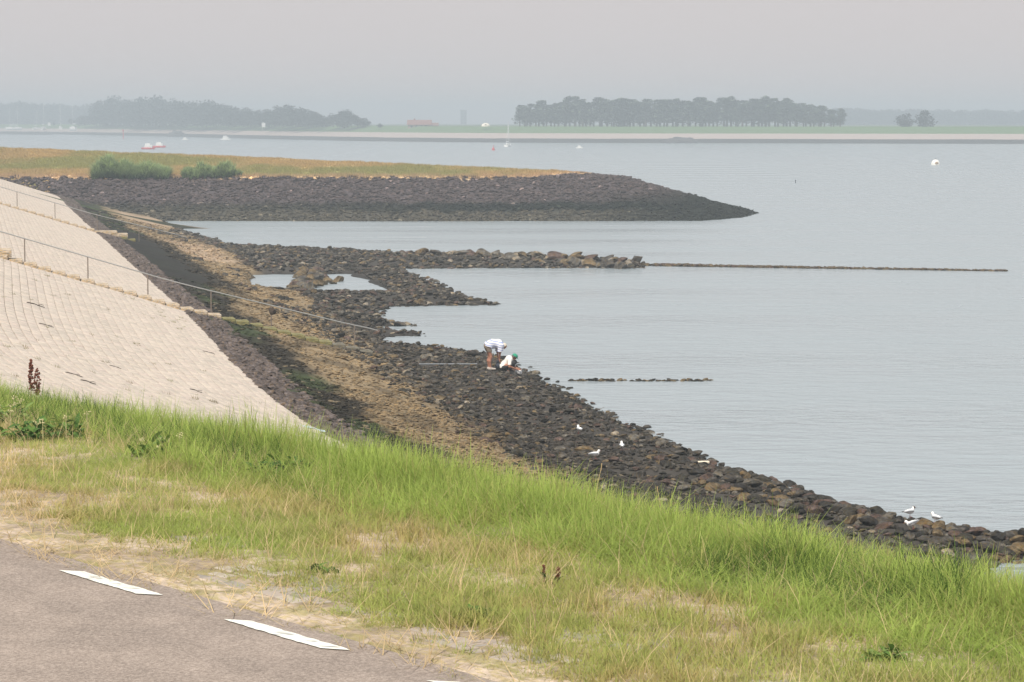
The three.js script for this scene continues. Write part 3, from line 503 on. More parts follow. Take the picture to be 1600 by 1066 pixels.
  // single plants on the verge; roots on the ground at (x, d)
  const leaf = (l, w, bend) => { const p = [], ix = []; for (let i = 0; i <= 4; i++) { const k = i / 4, ww = w * Math.sin(Math.PI * (0.12 + 0.88 * k)) ** 0.8 / 2; const y = bend * (k - k * k * 0.9) * l; p.push(k * l, y + ww * 0.25, ww, k * l, y, 0, k * l, y + ww * 0.25, -ww); } for (let i = 0; i < 4; i++) for (const o of [0, 1]) { const a = i * 3 + o; ix.push(a, a + 1, a + 3, a + 1, a + 4, a + 3); } const g = new THREE.BufferGeometry(); g.setAttribute('position', new THREE.Float32BufferAttribute(p, 3)); g.setIndex(ix); g.computeVertexNormals(); return g; };
  const lm = [[0.08, 0.15, 0.04], [0.12, 0.21, 0.05], [0.19, 0.27, 0.08]].map((c) => bladeMat({ color: rgb(...c), transmission: 0.25 }));
  const leafG = [leaf(0.09, 0.035, 0.5), leaf(0.13, 0.04, 0.35), leaf(0.07, 0.04, 0.7)];
  const onVerge = (px, py) => { const h = 2.8, k = (py - 190), d = 4000 * h / k; return [(px - 800) / 4000 * d, d]; };
  const bushy = (x, d, rx, rz, h, n, tone, label, flowers = 0) => {
    const t = dikeST(x, d)[1], b = base('leafy_weed', [x, profile(t), -d]); tag(b, label, 'weed'); const st = [];
    for (let i = 0; i < n; i++) { const u = R(0, 6.3), r = Math.sqrt(rnd()), x1 = Math.cos(u) * r * rx, z1 = Math.sin(u) * r * rz, y1 = h * (1 - 0.6 * r * r) * R(0.15, 1); const q = part('leaf', leafG[i % 3], lm[rnd() < 0.6 ? tone : (tone + 1) % 3], b); q.position.set(x1, y1, z1); q.rotation.set(R(-0.5, 0.5), R(0, 6.3), R(-0.6, 0.6)); const s = R(0.6, 1.15); q.scale.set(s, s, s); if (i % 4 === 0) st.push(bar([x1 * 0.5, 0, z1 * 0.5], [x1, y1, z1], 0.003, 4)); }
    part('stem', merge(st), std([0.10, 0.13, 0.04]), b);
    for (let i = 0; i < flowers; i++) { const x1 = R(-rx, rx), z1 = R(-rz, rz), y1 = h * R(0.8, 1.25); const hd = []; for (let k = 0; k < 9; k++) { const g = new THREE.IcosahedronGeometry(R(0.004, 0.008), 0); g.translate(x1 + R(-0.03, 0.03), y1 + R(-0.02, 0.012), z1 + R(-0.03, 0.03)); hd.push(g); } hd.push(bar([x1, h * 0.3, z1], [x1, y1, z1], 0.003, 4)); part('flower_head', merge(hd), std([0.55, 0.50, 0.28]), b); }
  };
  const spot = (px, py) => onVerge(px, py);
  bushy(...spot(62, 694), 0.40, 0.22, 0.22, 190, 0, 'dark green leafy weed at the left end of the tall grass', 5);
  bushy(...spot(243, 722), 0.24, 0.16, 0.17, 110, 1, 'pale flowered leafy weed in front of the tall grass, below the block slope', 7);
  bushy(...spot(440, 752), 0.26, 0.15, 0.17, 120, 0, 'dark leafy weed at the foot of the grass below the corner of the block slope', 0);
  bushy(...spot(330, 690), 0.32, 0.16, 0.2, 110, 2, 'light green weed with cream flower heads among the tall grass', 8);
  bushy(...spot(15, 668), 0.2, 0.14, 0.22, 70, 2, 'cream flowered weed at the far left edge of the grass', 9);
  bushy(...spot(745, 972), 0.06, 0.05, 0.06, 26, 0, 'small green rosette alone on the bare sandy strip', 0);
  bushy(...spot(492, 908), 0.12, 0.07, 0.06, 40, 0, 'low green rosette beside the bare sandy patch near the road', 0);
  bushy(...spot(1390, 1050), 0.12, 0.08, 0.09, 44, 1, 'green weed near the bare patch at lower right', 0);
  const dockM = std([0.15, 0.05, 0.032], 0.95), dockStem = std([0.17, 0.10, 0.05], 0.9);
  const dock = (x, d, stalks, hgt, n, label) => { const t = dikeST(x, d)[1], b = base('dock_plant', [x, profile(t), -d]); tag(b, label, 'dock plant');
    for (let k = 0; k < stalks; k++) { const ox = (k - (stalks - 1) / 2) * 0.06 + R(-0.015, 0.015), h = hgt * (k ? 0.86 : 1) * R(0.95, 1.05), lx = R(-0.03, 0.03), sd = []; part('stem', bar([ox, 0, 0], [ox + lx, h, 0], 0.0035, 5), dockStem, b); for (let i = 0; i < 90; i++) { const q = R(0.5, 1), w = (k === 1 ? 0.03 : 0.016) * Math.min(1, hgt * 2.2) * Math.sin(Math.PI * clamp((q - 0.42) / 0.62)) + 0.005, g = new THREE.OctahedronGeometry(R(0.008, 0.014) * Math.min(1, hgt * 2.2), 0); g.translate(ox + lx * q + R(-w, w), h * q, R(-w, w)); sd.push(g); } const o = part('seed_head', merge(sd), dockM, b); o.userData.label = 'reddish brown seed head'; }
    for (let i = 0; i < n; i++) { const q = part('leaf', leafG[1], lm[0], b); q.position.set(R(-0.05, 0.05), R(0.01, 0.08), R(-0.04, 0.04)); q.rotation.set(0, R(0, 6.3), R(0.2, 1)); q.scale.setScalar(Math.min(1, hgt * 3.4)); } };
  { const [x, d] = onDike(dikeST(-4.8, 25)[0], -0.75); dock(-4.72, 25.1, 2, 0.60, 8, 'tall reddish dock with two seed heads standing up against the block slope'); void x; void d; }
  dock(...spot(862, 925), 2, 0.15, 12, 'short brown dock on the grass above the sandy strip');
  // lone stalks against the shore
  const stalk = (px, py, h, lean, label) => { const [x, d] = spot(px, py), b = base('grass_stalk', [x, 7.15, -d]); tag(b, label, 'grass stalk'); part('stem', tube([[0, 0, 0], [lean * 0.4, h * 0.6, 0], [lean, h, 0]], 0.0019, 4), std([0.6, 0.48, 0.26]), b); part('seed_head', tube([[lean * 0.92, h * 0.93, 0], [lean, h, 0], [lean * 1.05, h * 1.08, 0]], 0.0036, 4), std([0.5, 0.36, 0.2]), b); };
  stalk(930, 800, 0.36, 0.05, 'single straw stalk standing against the dark stones at mid right');
  stalk(1036, 812, 0.25, -0.03, 'straw stalk right of the taller one against the dark stones');
}

// ------------------------------------------------------------ litter on the block slope
{
  const wood = std([0.06, 0.045, 0.035], 1), pts = [[-14.51, 77.7, 0.62], [-9.44, 54.88, 0.38], [-8.92, 53.52, 0.42], [-7.73, 62.16, 0.42], [-9.47, 79.62, 0.4], [-12.87, 70.47, 0.42], [-9.71, 62.36, 0.3]];
  const made = base('driftwood_stick', [0, 0, 0]); tag(made, 'dark stick washed up on the pale block slope', 'stick', 'dark sticks on the block slope');
  part('stick', merge([tube([[-0.5, 0.02, 0], [-0.1, 0.05, 0.06], [0.2, 0.03, 0], [0.5, 0.02, 0.07]], 0.022, 5), tube([[0.1, 0.04, 0.02], [0.25, 0.10, 0.1], [0.33, 0.09, 0.2]], 0.014, 5), tube([[-0.45, 0.03, 0], [-0.3, 0.04, 0.05], [-0.1, 0.05, 0.05]], 0.03, 5)]), wood, made);
  const where = ['largest, farthest up the slope below the steps at left', 'upper of two just above the grass right of the dock', 'lower of two close together, almost in the tall grass', 'alone on the open slope above the middle of its grass edge', 'near the dark stone strip, farthest right on the slope', 'small, below the largest one at left', 'smallest, in the middle of the slope'];
  pts.forEach(([x, d, l], i) => { const o = i ? copy(made) : made; o.userData.label = 'dark washed up stick, ' + where[i]; const t = dikeST(x, d)[1]; o.position.set(x, profile(t) + 0.03, -d); o.rotation.set(0, 0.45 + R(-0.5, 0.5), -0.29); o.scale.setScalar(l); });
  const tuft = bladeGeo(Array.from({ length: 16 }, () => [R(-0.1, 0.1), R(-0.04, 0.04), R(0.05, 0.16), 0.012, R(0, 6.3), R(0.2, 0.9), R(0, 0.5)])), list = [];
  for (let i = 0; i < 260; i++) { const s = R(62, 125), t = 14.3 - R(0.5, 12) * Math.sqrt(rnd()), [x, d] = onDike(s, Math.round(t / 0.267) * 0.267); if (fbm(s * 0.2, t * 0.4, 171, 2) < 0.47) continue; list.push([mat4(x, profile(t) - 0.02, -d, 0, -0.3, 0, R(0.5, 1.3), R(0.3, 0.9), 1), mix3([0.15, 0.12, 0.05], [0.22, 0.22, 0.06], rnd())]); }
  const j = instanced('joint_weeds', tuft, leafMat, scene, list); tag(j, 'small weeds and dry wisps growing in the joints of the block slope', 'weeds', null, 'stuff');
  const sh = base('plastic_sheet', [-4.68, 2.80, -59.5], 0.4); tag(sh, 'scrap of pale blue and white plastic at the lower corner of the block slope', 'plastic scrap');
  const pg = new THREE.PlaneGeometry(0.6, 0.3, 8, 4); pg.rotateX(-Math.PI / 2); for (let i = 0; i < pg.attributes.position.count; i++) pg.attributes.position.setY(i, 0.06 * noise(i * 0.7, i * 0.31, 5) + 0.02); pg.computeVertexNormals(); const sp = part('sheet', pg, std([0.55, 0.66, 0.78], 0.5, { side: THREE.DoubleSide }), sh); sp.rotation.z = -0.26;
}

// ------------------------------------------------------------ people
const SKIN = [0.36, 0.16, 0.10];
const skin = std(SKIN, 0.6), hairM = std([0.30, 0.27, 0.24], 0.8), greyHair = std([0.10, 0.09, 0.085], 0.8);
function headSDF(c, face, up, scale = 1) {                       // face: where the nose points
  const f = V(...face).normalize(), u = V(...up).addScaledVector(f, -V(...up).dot(f)).normalize(), s = f.clone().cross(u), at = (a, b, k) => [c[0] + (f.x * a + u.x * b + s.x * k) * scale, c[1] + (f.y * a + u.y * b + s.y * k) * scale, c[2] + (f.z * a + u.z * b + s.z * k) * scale];
  return { at, list: [capsule(at(-0.012, 0.025, 0), at(0.012, 0.03, 0), 0.088 * scale), capsule(at(0.03, -0.02, 0), at(0.055, -0.085, 0), 0.062 * scale, 0.036 * scale), capsule(at(0.088, 0.01, 0), at(0.108, -0.022, 0), 0.010 * scale, 0.014 * scale), ...[-1, 1].map((k) => capsule(at(0, 0.02, k * 0.082), at(-0.01, -0.02, k * 0.086), 0.014 * scale))] };
}
function handSDF(w, dir, side) {                                 // wrist, pointing direction, thumb side
  const d = V(...dir).normalize(), s = V(...side).addScaledVector(d, -V(...side).dot(d)).normalize(), n = d.clone().cross(s), at = (a, b, c) => [w[0] + d.x * a + s.x * b + n.x * c, w[1] + d.y * a + s.y * b + n.y * c, w[2] + d.z * a + s.z * b + n.z * c], out = [capsule(at(0.01, 0.0, 0), at(0.075, 0.014, 0), 0.022, 0.022), capsule(at(0.01, 0, 0), at(0.072, -0.02, 0), 0.022, 0.018)];
  [0.03, 0.010, -0.010, -0.029].forEach((b, i) => { const l = [0.07, 0.08, 0.073, 0.056][i]; out.push(capsule(at(0.08, b, 0), at(0.08 + l * 0.55, b * 1.2, 0.014), 0.0095), capsule(at(0.08 + l * 0.55, b * 1.2, 0.014), at(0.08 + l * 0.9, b * 1.25, 0.04), 0.0088, 0.007)); });
  out.push(capsule(at(0.025, 0.022, 0), at(0.06, 0.055, 0.012), 0.012, 0.010), capsule(at(0.06, 0.055, 0.012), at(0.088, 0.06, 0.03), 0.0098, 0.008)); return out;
}
function person(pos, turn, label, J, dress) {
  const o = base('person', pos, turn); tag(o, label, 'person');
  const limbs = [], both = (a, b, ra, rb) => [-1, 1].map((k) => capsule([J[a][0], J[a][1], J[a][2] * k], [J[b][0], J[b][1], J[b][2] * k], ra, rb));
  const legs = [...both('hip', 'knee', 0.092, 0.06), ...both('knee', 'calf', 0.058, 0.056), ...both('calf', 'ankle', 0.056, 0.036)], feet = [...both('ankle', 'heel', 0.036, 0.036), ...both('heel', 'toe', 0.036, 0.03)];
  const torso = [capsule(J.pelvis, J.waist, 0.135, 0.125), capsule(J.waist, J.chest, 0.125, 0.14), ...[-1, 1].map((k) => capsule([J.chest[0], J.chest[1], 0.05 * k], [J.shoulder[0], J.shoulder[1], J.shoulder[2] * k * 0.85], 0.11, 0.075)), ...[-1, 1].map((k) => capsule([J.pelvis[0], J.pelvis[1], 0.06 * k], [J.hip[0], J.hip[1], J.hip[2] * k], 0.12, 0.1))];
  const upper = both('shoulder', 'elbow', 0.055, 0.042), fore = both('elbow', 'wrist', 0.042, 0.028), neck = capsule(J.chest, J.head, 0.06, 0.052), head = headSDF(J.head, J.face, J.up);
  const hands = [-1, 1].flatMap((k) => handSDF([J.wrist[0], J.wrist[1], J.wrist[2] * k], J.hand, [0.5, 0.1, -k]));
  const lo = [-0.6, -0.05, -0.45], hi = [0.9, 1.25, 0.45];
  const rough = blend([...legs, ...feet, ...torso, ...upper, ...fore, neck], 0.035), H = blend(head.list, 0.018);
  const parts = [netMesh(blend([rough, H], 0.02), lo, hi, 0.016)];
  const box3 = (c, r) => [c.map((v) => v - r), c.map((v) => v + r)];
  parts.push(netMesh(H, ...box3(J.head, 0.16), 0.006));
  for (const k of [-1, 1]) { const w = [J.wrist[0], J.wrist[1], J.wrist[2] * k]; parts.push(netMesh(blend(handSDF(w, J.hand, [0.5, 0.1, -k]), 0.008), ...box3(w, 0.2), 0.005)); }
  part('body', merge(parts), skin, o);
  const eye = std([0.02, 0.02, 0.02], 0.3); for (const k of [-1, 1]) { const g = new THREE.SphereGeometry(0.011, 8, 6); g.translate(...head.at(0.082, 0.018, 0.033 * k)); part('eye', g, eye, o); }
  const mg = new THREE.SphereGeometry(0.02, 8, 6); mg.scale(1, 0.35, 1); mg.translate(...head.at(0.078, -0.062, 0)); part('mouth', mg, std([0.25, 0.09, 0.07]), o);
  void limbs; void hands; dress(o, { legs, feet, torso, upper, fore, head, H, rough, both, neck }); return o;
}
const cut = (f, test) => (x, y, z) => Math.max(f(x, y, z), test(x, y, z));
const grow = (f, r) => (x, y, z) => f(x, y, z) - r;
{
  const LO = [-0.6, -0.05, -0.45], HI = [0.9, 1.3, 0.45];
  const stripes = texture(128, (u) => (u * 9 % 1) < 0.36 ? [0.62, 0.67, 0.83] : [0.95, 0.95, 0.97], true);
  const byAxis = (g, ax, k) => { const p = g.attributes.position, uv = new Float32Array(p.count * 2); for (let i = 0; i < p.count; i++) { uv[2 * i] = (p.getX(i) * ax[0] + p.getY(i) * ax[1] + p.getZ(i) * ax[2]) * k; uv[2 * i + 1] = p.getZ(i); } g.setAttribute('uv', new THREE.BufferAttribute(uv, 2)); return g; };
  const e1 = place(-0.86, 98.36).y, e2 = place(-0.2, 98.9).y;
  const J1 = { heel: [-0.03, 0.04, 0.12], toe: [0.17, 0.035, 0.14], ankle: [0, 0.09, 0.12], calf: [-0.03, 0.34, 0.115], knee: [0.02, 0.5, 0.11], hip: [-0.07, 0.88, 0.09], pelvis: [-0.07, 0.92, 0], waist: [0.1, 1.0, 0], chest: [0.33, 0.99, 0], shoulder: [0.40, 0.94, 0.19], elbow: [0.36, 0.66, 0.2], wrist: [0.36, 0.43, 0.11], hand: [0.05, -1, 0], head: [0.56, 0.90, 0], face: [0.55, -1, 0], up: [1, 0.4, 0] };
  person([-0.86, e1 + 0.02, -98.36], 0.25, 'person in a blue striped white shirt bending over, hands down, at the water edge', J1, (o, b) => {
    const sh = cut(grow(blend([...b.torso, ...b.both('shoulder', 'elbow', 0.06, 0.055)], 0.06), 0.05), (x, y, z) => Math.max(-(x + 0.2), Math.max(0.70 - y, -(0.10 * (x + 0.1) - (0.86 - y)) - 1)));
    part('shirt', byAxis(netMesh((x, y, z) => Math.max(sh(x, y, z), x < 0.0 ? (0.90 - 0.3 * (x + 0.1)) - y : -9), LO, HI, 0.014), [0.15, 1, 0.25], 1.25), new THREE.MeshStandardMaterial({ map: stripes, color: rgb(0.86, 0.87, 0.9), roughness: 0.9 }), o);
    part('shorts', netMesh(cut(grow(blend([...b.legs, b.torso[0], b.torso[3], b.torso[4]], 0.05), 0.02), (x, y) => Math.max(0.70 - y, y - 0.99 + 0.25 * x)), LO, HI, 0.014), std([0.22, 0.17, 0.13], 0.9), o);
    part('hair', netMesh(cut(grow(b.H, 0.014), (x, y, z) => { const d = V(x - J1.head[0], y - J1.head[1], z).dot(V(0.55, -1, 0).normalize()); return d - 0.02; }), [0.38, 0.7, -0.16], [0.76, 1.1, 0.16], 0.008), std([0.62, 0.55, 0.44], 0.8), o);
    part('shoe', netMesh(cut(grow(blend(b.feet, 0.03), 0.012), (x, y) => y - 0.1), [-0.12, -0.02, -0.22], [0.28, 0.14, 0.22], 0.01), std([0.45, 0.40, 0.36]), o);
  });
  const bag = base('dark_bag', [-0.54, e1 + 0.03, -98.5], 0.25); tag(bag, 'dark navy bag hanging from the hands of the bending person', 'bag');
  part('bag_body', netMesh(blend([capsule([0, 0.12, -0.05], [0, 0.12, 0.05], 0.10), capsule([0, 0.28, -0.03], [0, 0.3, 0.03], 0.06)], 0.08), [-0.2, -0.02, -0.24], [0.2, 0.42, 0.24], 0.018), std([0.025, 0.03, 0.045], 0.85), bag);
  part('strap', tube([[0, 0.33, -0.04], [0, 0.42, -0.03], [0, 0.42, 0.03], [0, 0.33, 0.04]], 0.008, 5), std([0.02, 0.02, 0.03]), bag);
  const J2 = { heel: [-0.04, 0.04, 0.12], toe: [0.16, 0.035, 0.16], ankle: [0, 0.09, 0.12], calf: [0.10, 0.24, 0.16], knee: [0.22, 0.40, 0.2], hip: [-0.2, 0.22, 0.1], pelvis: [-0.21, 0.25, 0], waist: [-0.14, 0.36, 0], chest: [0.02, 0.52, 0], shoulder: [0.07, 0.52, 0.19], elbow: [0.06, 0.27, 0.29], wrist: [0.34, 0.15, 0.13], hand: [1, -0.2, 0], head: [0.22, 0.62, 0], face: [0.8, -0.75, 0], up: [0.7, 1, 0] };
  person([-0.13, e2 + 0.07, -98.45], -0.1, 'person in a white shirt and green cap crouching with arms reaching forward', J2, (o, b) => {
    part('shirt', netMesh(cut(grow(blend([...b.torso, ...b.both('shoulder', 'elbow', 0.06, 0.052)], 0.05), 0.018), (x, y, z) => Math.max(0.2 - y, Math.abs(z) > 0.2 ? 0.34 - y : -9, (x - 0.22))), LO, HI, 0.014), std([0.80, 0.78, 0.74], 0.9), o);
    part('trousers', netMesh(cut(grow(blend([...b.legs, b.torso[0], b.torso[3], b.torso[4]], 0.05), 0.02), (x, y) => Math.max(0.12 - y, x < 0 ? y - 0.3 : -9)), LO, HI, 0.014), std([0.03, 0.032, 0.035], 0.9), o);
    part('hair', netMesh(cut(grow(b.H, 0.012), (x, y, z) => { const d = V(x - J2.head[0], y - J2.head[1], z).dot(V(0.8, -0.75, 0).normalize()); return d - 0.01; }), [0.04, 0.42, -0.16], [0.4, 0.8, 0.16], 0.008), greyHair, o);
    const u = V(0.7, 1, 0).normalize(), f = V(0.8, -0.75, 0).normalize(); const cap = netMesh(cut(grow(b.H, 0.022), (x, y, z) => 0.035 - V(x - J2.head[0], y - J2.head[1], z).dot(u)), [0.04, 0.42, -0.16], [0.42, 0.84, 0.16], 0.008);
    const bc = [J2.head[0] + f.x * 0.13 + u.x * 0.04, J2.head[1] + f.y * 0.13 + u.y * 0.04, 0], br = new THREE.SphereGeometry(0.075, 14, 8); br.scale(1, 0.12, 1); br.rotateZ(Math.atan2(f.y, f.x)); br.translate(...bc);
    part('cap', merge([cap, br]), std([0.02, 0.27, 0.16], 0.8), o);
    part('shoe', netMesh(cut(grow(blend(b.feet, 0.03), 0.012), (x, y) => y - 0.1), [-0.14, -0.02, -0.26], [0.28, 0.14, 0.26], 0.01), std([0.05, 0.05, 0.05]), o);
  });
  const wb = base('white_bag', [0.26, place(0.26, 98.7).y + 0.1, -98.75]); tag(wb, 'small crumpled white bag in front of the crouching person', 'bag');
  const bg = netMesh((x, y, z) => Math.hypot(x, (y - 0.09) * 1.2, z) - 0.12 - 0.03 * (noise(x * 22 + 5, y * 22 + z * 9, 181) - 0.5) - 0.03 * noise(z * 30, x * 30, 5), [-0.2, -0.08, -0.2], [0.2, 0.28, 0.2], 0.016); part('bag_body', bg, std([0.78, 0.78, 0.78], 0.7), wb);
  const pud = new THREE.CircleGeometry(1, 40); pud.rotateX(-Math.PI / 2); pud.scale(2.0, 1, 0.16);
  const pd = top('grey_pipe', new RoundedBoxGeometry(2.3, 0.05, 0.06, 1, 0.02), std([0.20, 0.215, 0.235], 0.4)); pd.position.set(-2.5, place(-2.5, 99.6).y + 0.1, -99.6); tag(pd, 'thin grey pipe lying on the stones left of the bending person', 'pipe'); pud.dispose();
}

// ------------------------------------------------------------ gulls
{
  const whiteF = std([0.85, 0.84, 0.82], 0.8), grey = std([0.42, 0.44, 0.47], 0.8), dark = std([0.03, 0.025, 0.025], 0.8), red = std([0.22, 0.04, 0.03], 0.7);
  const gull = (name, hood) => {
    const o = base(name);
    const bf = blend([ellipsoid([0, 0.17, 0], [0.15, 0.072, 0.068]), capsule([0.09, 0.19, 0], [0.13, 0.26, 0], 0.05, 0.035), ellipsoid([0.14, 0.275, 0], [0.046, 0.042, 0.04]), capsule([-0.12, 0.165, 0], [-0.22, 0.155, 0], 0.03, 0.012)], 0.03);
    part('body', netMesh(bf, [-0.28, 0.05, -0.12], [0.24, 0.36, 0.12], 0.011), whiteF, o);
    for (const k of [-1, 1]) { part('wing', netMesh(blend([capsule([0.07, 0.195, 0.058 * k], [-0.1, 0.195, 0.062 * k], 0.034, 0.026), capsule([-0.1, 0.195, 0.06 * k], [-0.25, 0.175, 0.02 * k], 0.022, 0.008)], 0.02), [-0.3, 0.1, -0.14], [0.16, 0.26, 0.14], 0.011), grey, o);
      part('wing_tip', bar([-0.2, 0.185, 0.03 * k], [-0.29, 0.175, 0.008 * k], 0.008, 5), dark, o);
      part('leg', merge([bar([0.01, 0.12, 0.03 * k], [0.012, 0.0, 0.032 * k], 0.005, 5), box(0.03, 0.004, 0.032 * k, 0.05, 0.008, 0.035)]), red, o);
      const e = new THREE.SphereGeometry(0.007, 6, 5); e.translate(0.16, 0.285, 0.034 * k); part('eye', e, dark, o); }
    const bk = new THREE.ConeGeometry(0.012, 0.06, 6); bk.rotateZ(-Math.PI / 2); bk.translate(0.205, 0.268, 0); part('beak', bk, red, o);
    if (hood) part('hood', netMesh(cut(grow(bf, 0.004), (x, y) => Math.max(0.255 - y, 0.115 - x)), [0.08, 0.22, -0.08], [0.22, 0.34, 0.08], 0.008), std([0.06, 0.04, 0.035]), o);
    return o;
  };
  const put = (o, x, d, turn, label, lift = 0.06, tip = 0) => { const p = place(x, d); o.position.set(x, Math.max(0.02, p.y) + lift, -d); o.rotation.set(0, turn, tip); o.scale.setScalar(0.82); tag(o, label, 'gull'); };
  const a = gull('gull', true); put(a, 9.62, 61.3, 0.5, 'dark headed white gull standing on the rocks by the water, left of the upright one', 0.24);
  const b = gull('gull', false); put(b, 10.2, 61.0, 2.2, 'white gull standing upright at the water edge, rightmost of the gulls', 0.16);
  put(copy(b), 9.56, 60.2, 2.9, 'white gull leaning down on the stones in front of the two standing gulls', 0.14, -0.45);
  put(copy(b), 2.04, 77.0, 1.9, 'white gull farthest up the dark shore, near the middle of the stones', 0.13);
  put(copy(b), 2.34, 71.7, 0.0, 'white gull on the stones just above the tall grass at middle', 0.13);
  put(copy(b), 3.17, 73.3, 1.6, 'white gull on the stones between the other two of the middle shore', 0.13);
  const pl = base('white_plank', [5.48, place(5.48, 72.8).y + 0.12, -72.8], 0.15); tag(pl, 'short pale plank lying on the stones at the water edge', 'plank'); part('board', new RoundedBoxGeometry(0.34, 0.06, 0.16, 1, 0.01), std([0.80, 0.70, 0.55]), pl);
}

// ------------------------------------------------------------ boats, buoys
const whiteP = std([0.80, 0.80, 0.78], 0.4), redP = std([0.50, 0.04, 0.05], 0.5), darkP = std([0.05, 0.06, 0.08], 0.5), glassP = std([0.06, 0.08, 0.1], 0.15);
function hull(l, w, h, sheer = 0.25) {                            // bow towards +x, deck closed
  const n = 14, m = 7, pos = [], idx = [];
  for (let i = 0; i <= n; i++) { const k = i / n, x = (k - 0.5) * l, ww = w / 2 * Math.pow(Math.max(0.001, 1 - Math.pow(k, 3.2)), 0.7) * (0.86 + 0.14 * Math.sin(Math.PI * k)), top_ = h * (1 + sheer * (k - 0.35) ** 2 * 2.2); for (let j = 0; j <= m; j++) { const a = (j / m - 0.5) * Math.PI, z = Math.sin(a) * ww, y = lerp(-0.3 * h, top_, 1 - Math.cos(a) ** 0.55 || 0); pos.push(x + (k > 0.9 ? 0.06 * l * (y / h) * (k - 0.9) * 10 : 0), y, z); } }
  const W = m + 1; for (let i = 0; i < n; i++) for (let j = 0; j < m; j++) { const a = i * W + j; idx.push(a, a + 1, a + W, a + 1, a + W + 1, a + W); }
  for (let i = 0; i < n; i++) { const a = i * W, b = a + m; idx.push(a, a + W, b, b, a + W, b + W); } for (let j = 1; j < m; j++) idx.push(0, j, j + 1);
  const g = new THREE.BufferGeometry(); g.setAttribute('position', new THREE.Float32BufferAttribute(pos, 3)); g.setIndex(idx); g.computeVertexNormals(); return g;
}
function motorboat(x, d, turn, l, hm, label, sc = 1) {
  const o = base('motorboat', [x, 0, -d], turn); tag(o, label, 'boat');
  part('hull', hull(l, l * 0.36, l * 0.13), hm, o); part('cabin', merge([box(l * 0.02, l * 0.22, 0, l * 0.56, l * 0.22, l * 0.26, 0.12), box(-l * 0.02, l * 0.38, 0, l * 0.36, l * 0.14, l * 0.2, 0.08)]), whiteP, o);
  for (const k of [-1, 1]) part('window', box(l * 0.02, l * 0.21, k * (l * 0.12 + 0.01), l * 0.3, l * 0.05, 0.03), glassP, o);
  part('railing', tube([[l * 0.2, l * 0.24, -l * 0.12], [l * 0.44, l * 0.27, 0], [l * 0.2, l * 0.24, l * 0.12]], 0.03, 5), whiteP, o); part('mast', bar([-l * 0.05, l * 0.3, 0], [-l * 0.05, l * 0.46, 0], 0.03), whiteP, o); o.scale.setScalar(sc); return o;
}
motorboat(-131.9, 930, 0.25, 5.6, redP, 'red hulled white motorboat, left of the two close together on the water', 0.85);
motorboat(-136.2, 990, 0.1, 5.6, redP, 'red hulled white motorboat, right of the two close together on the water', 0.85);
motorboat(-176.5, 1385, 0.3, 5, whiteP, 'small white motorboat under the far shore, left of the other white one', 0.7);
motorboat(-154.7, 1385, 0.2, 6, whiteP, 'white motorboat under the far shore, right of the smaller white one', 0.9);
motorboat(25.1, 958, 0.1, 4, whiteP, 'tiny white open boat before the far shore under the poplars', 0.62);
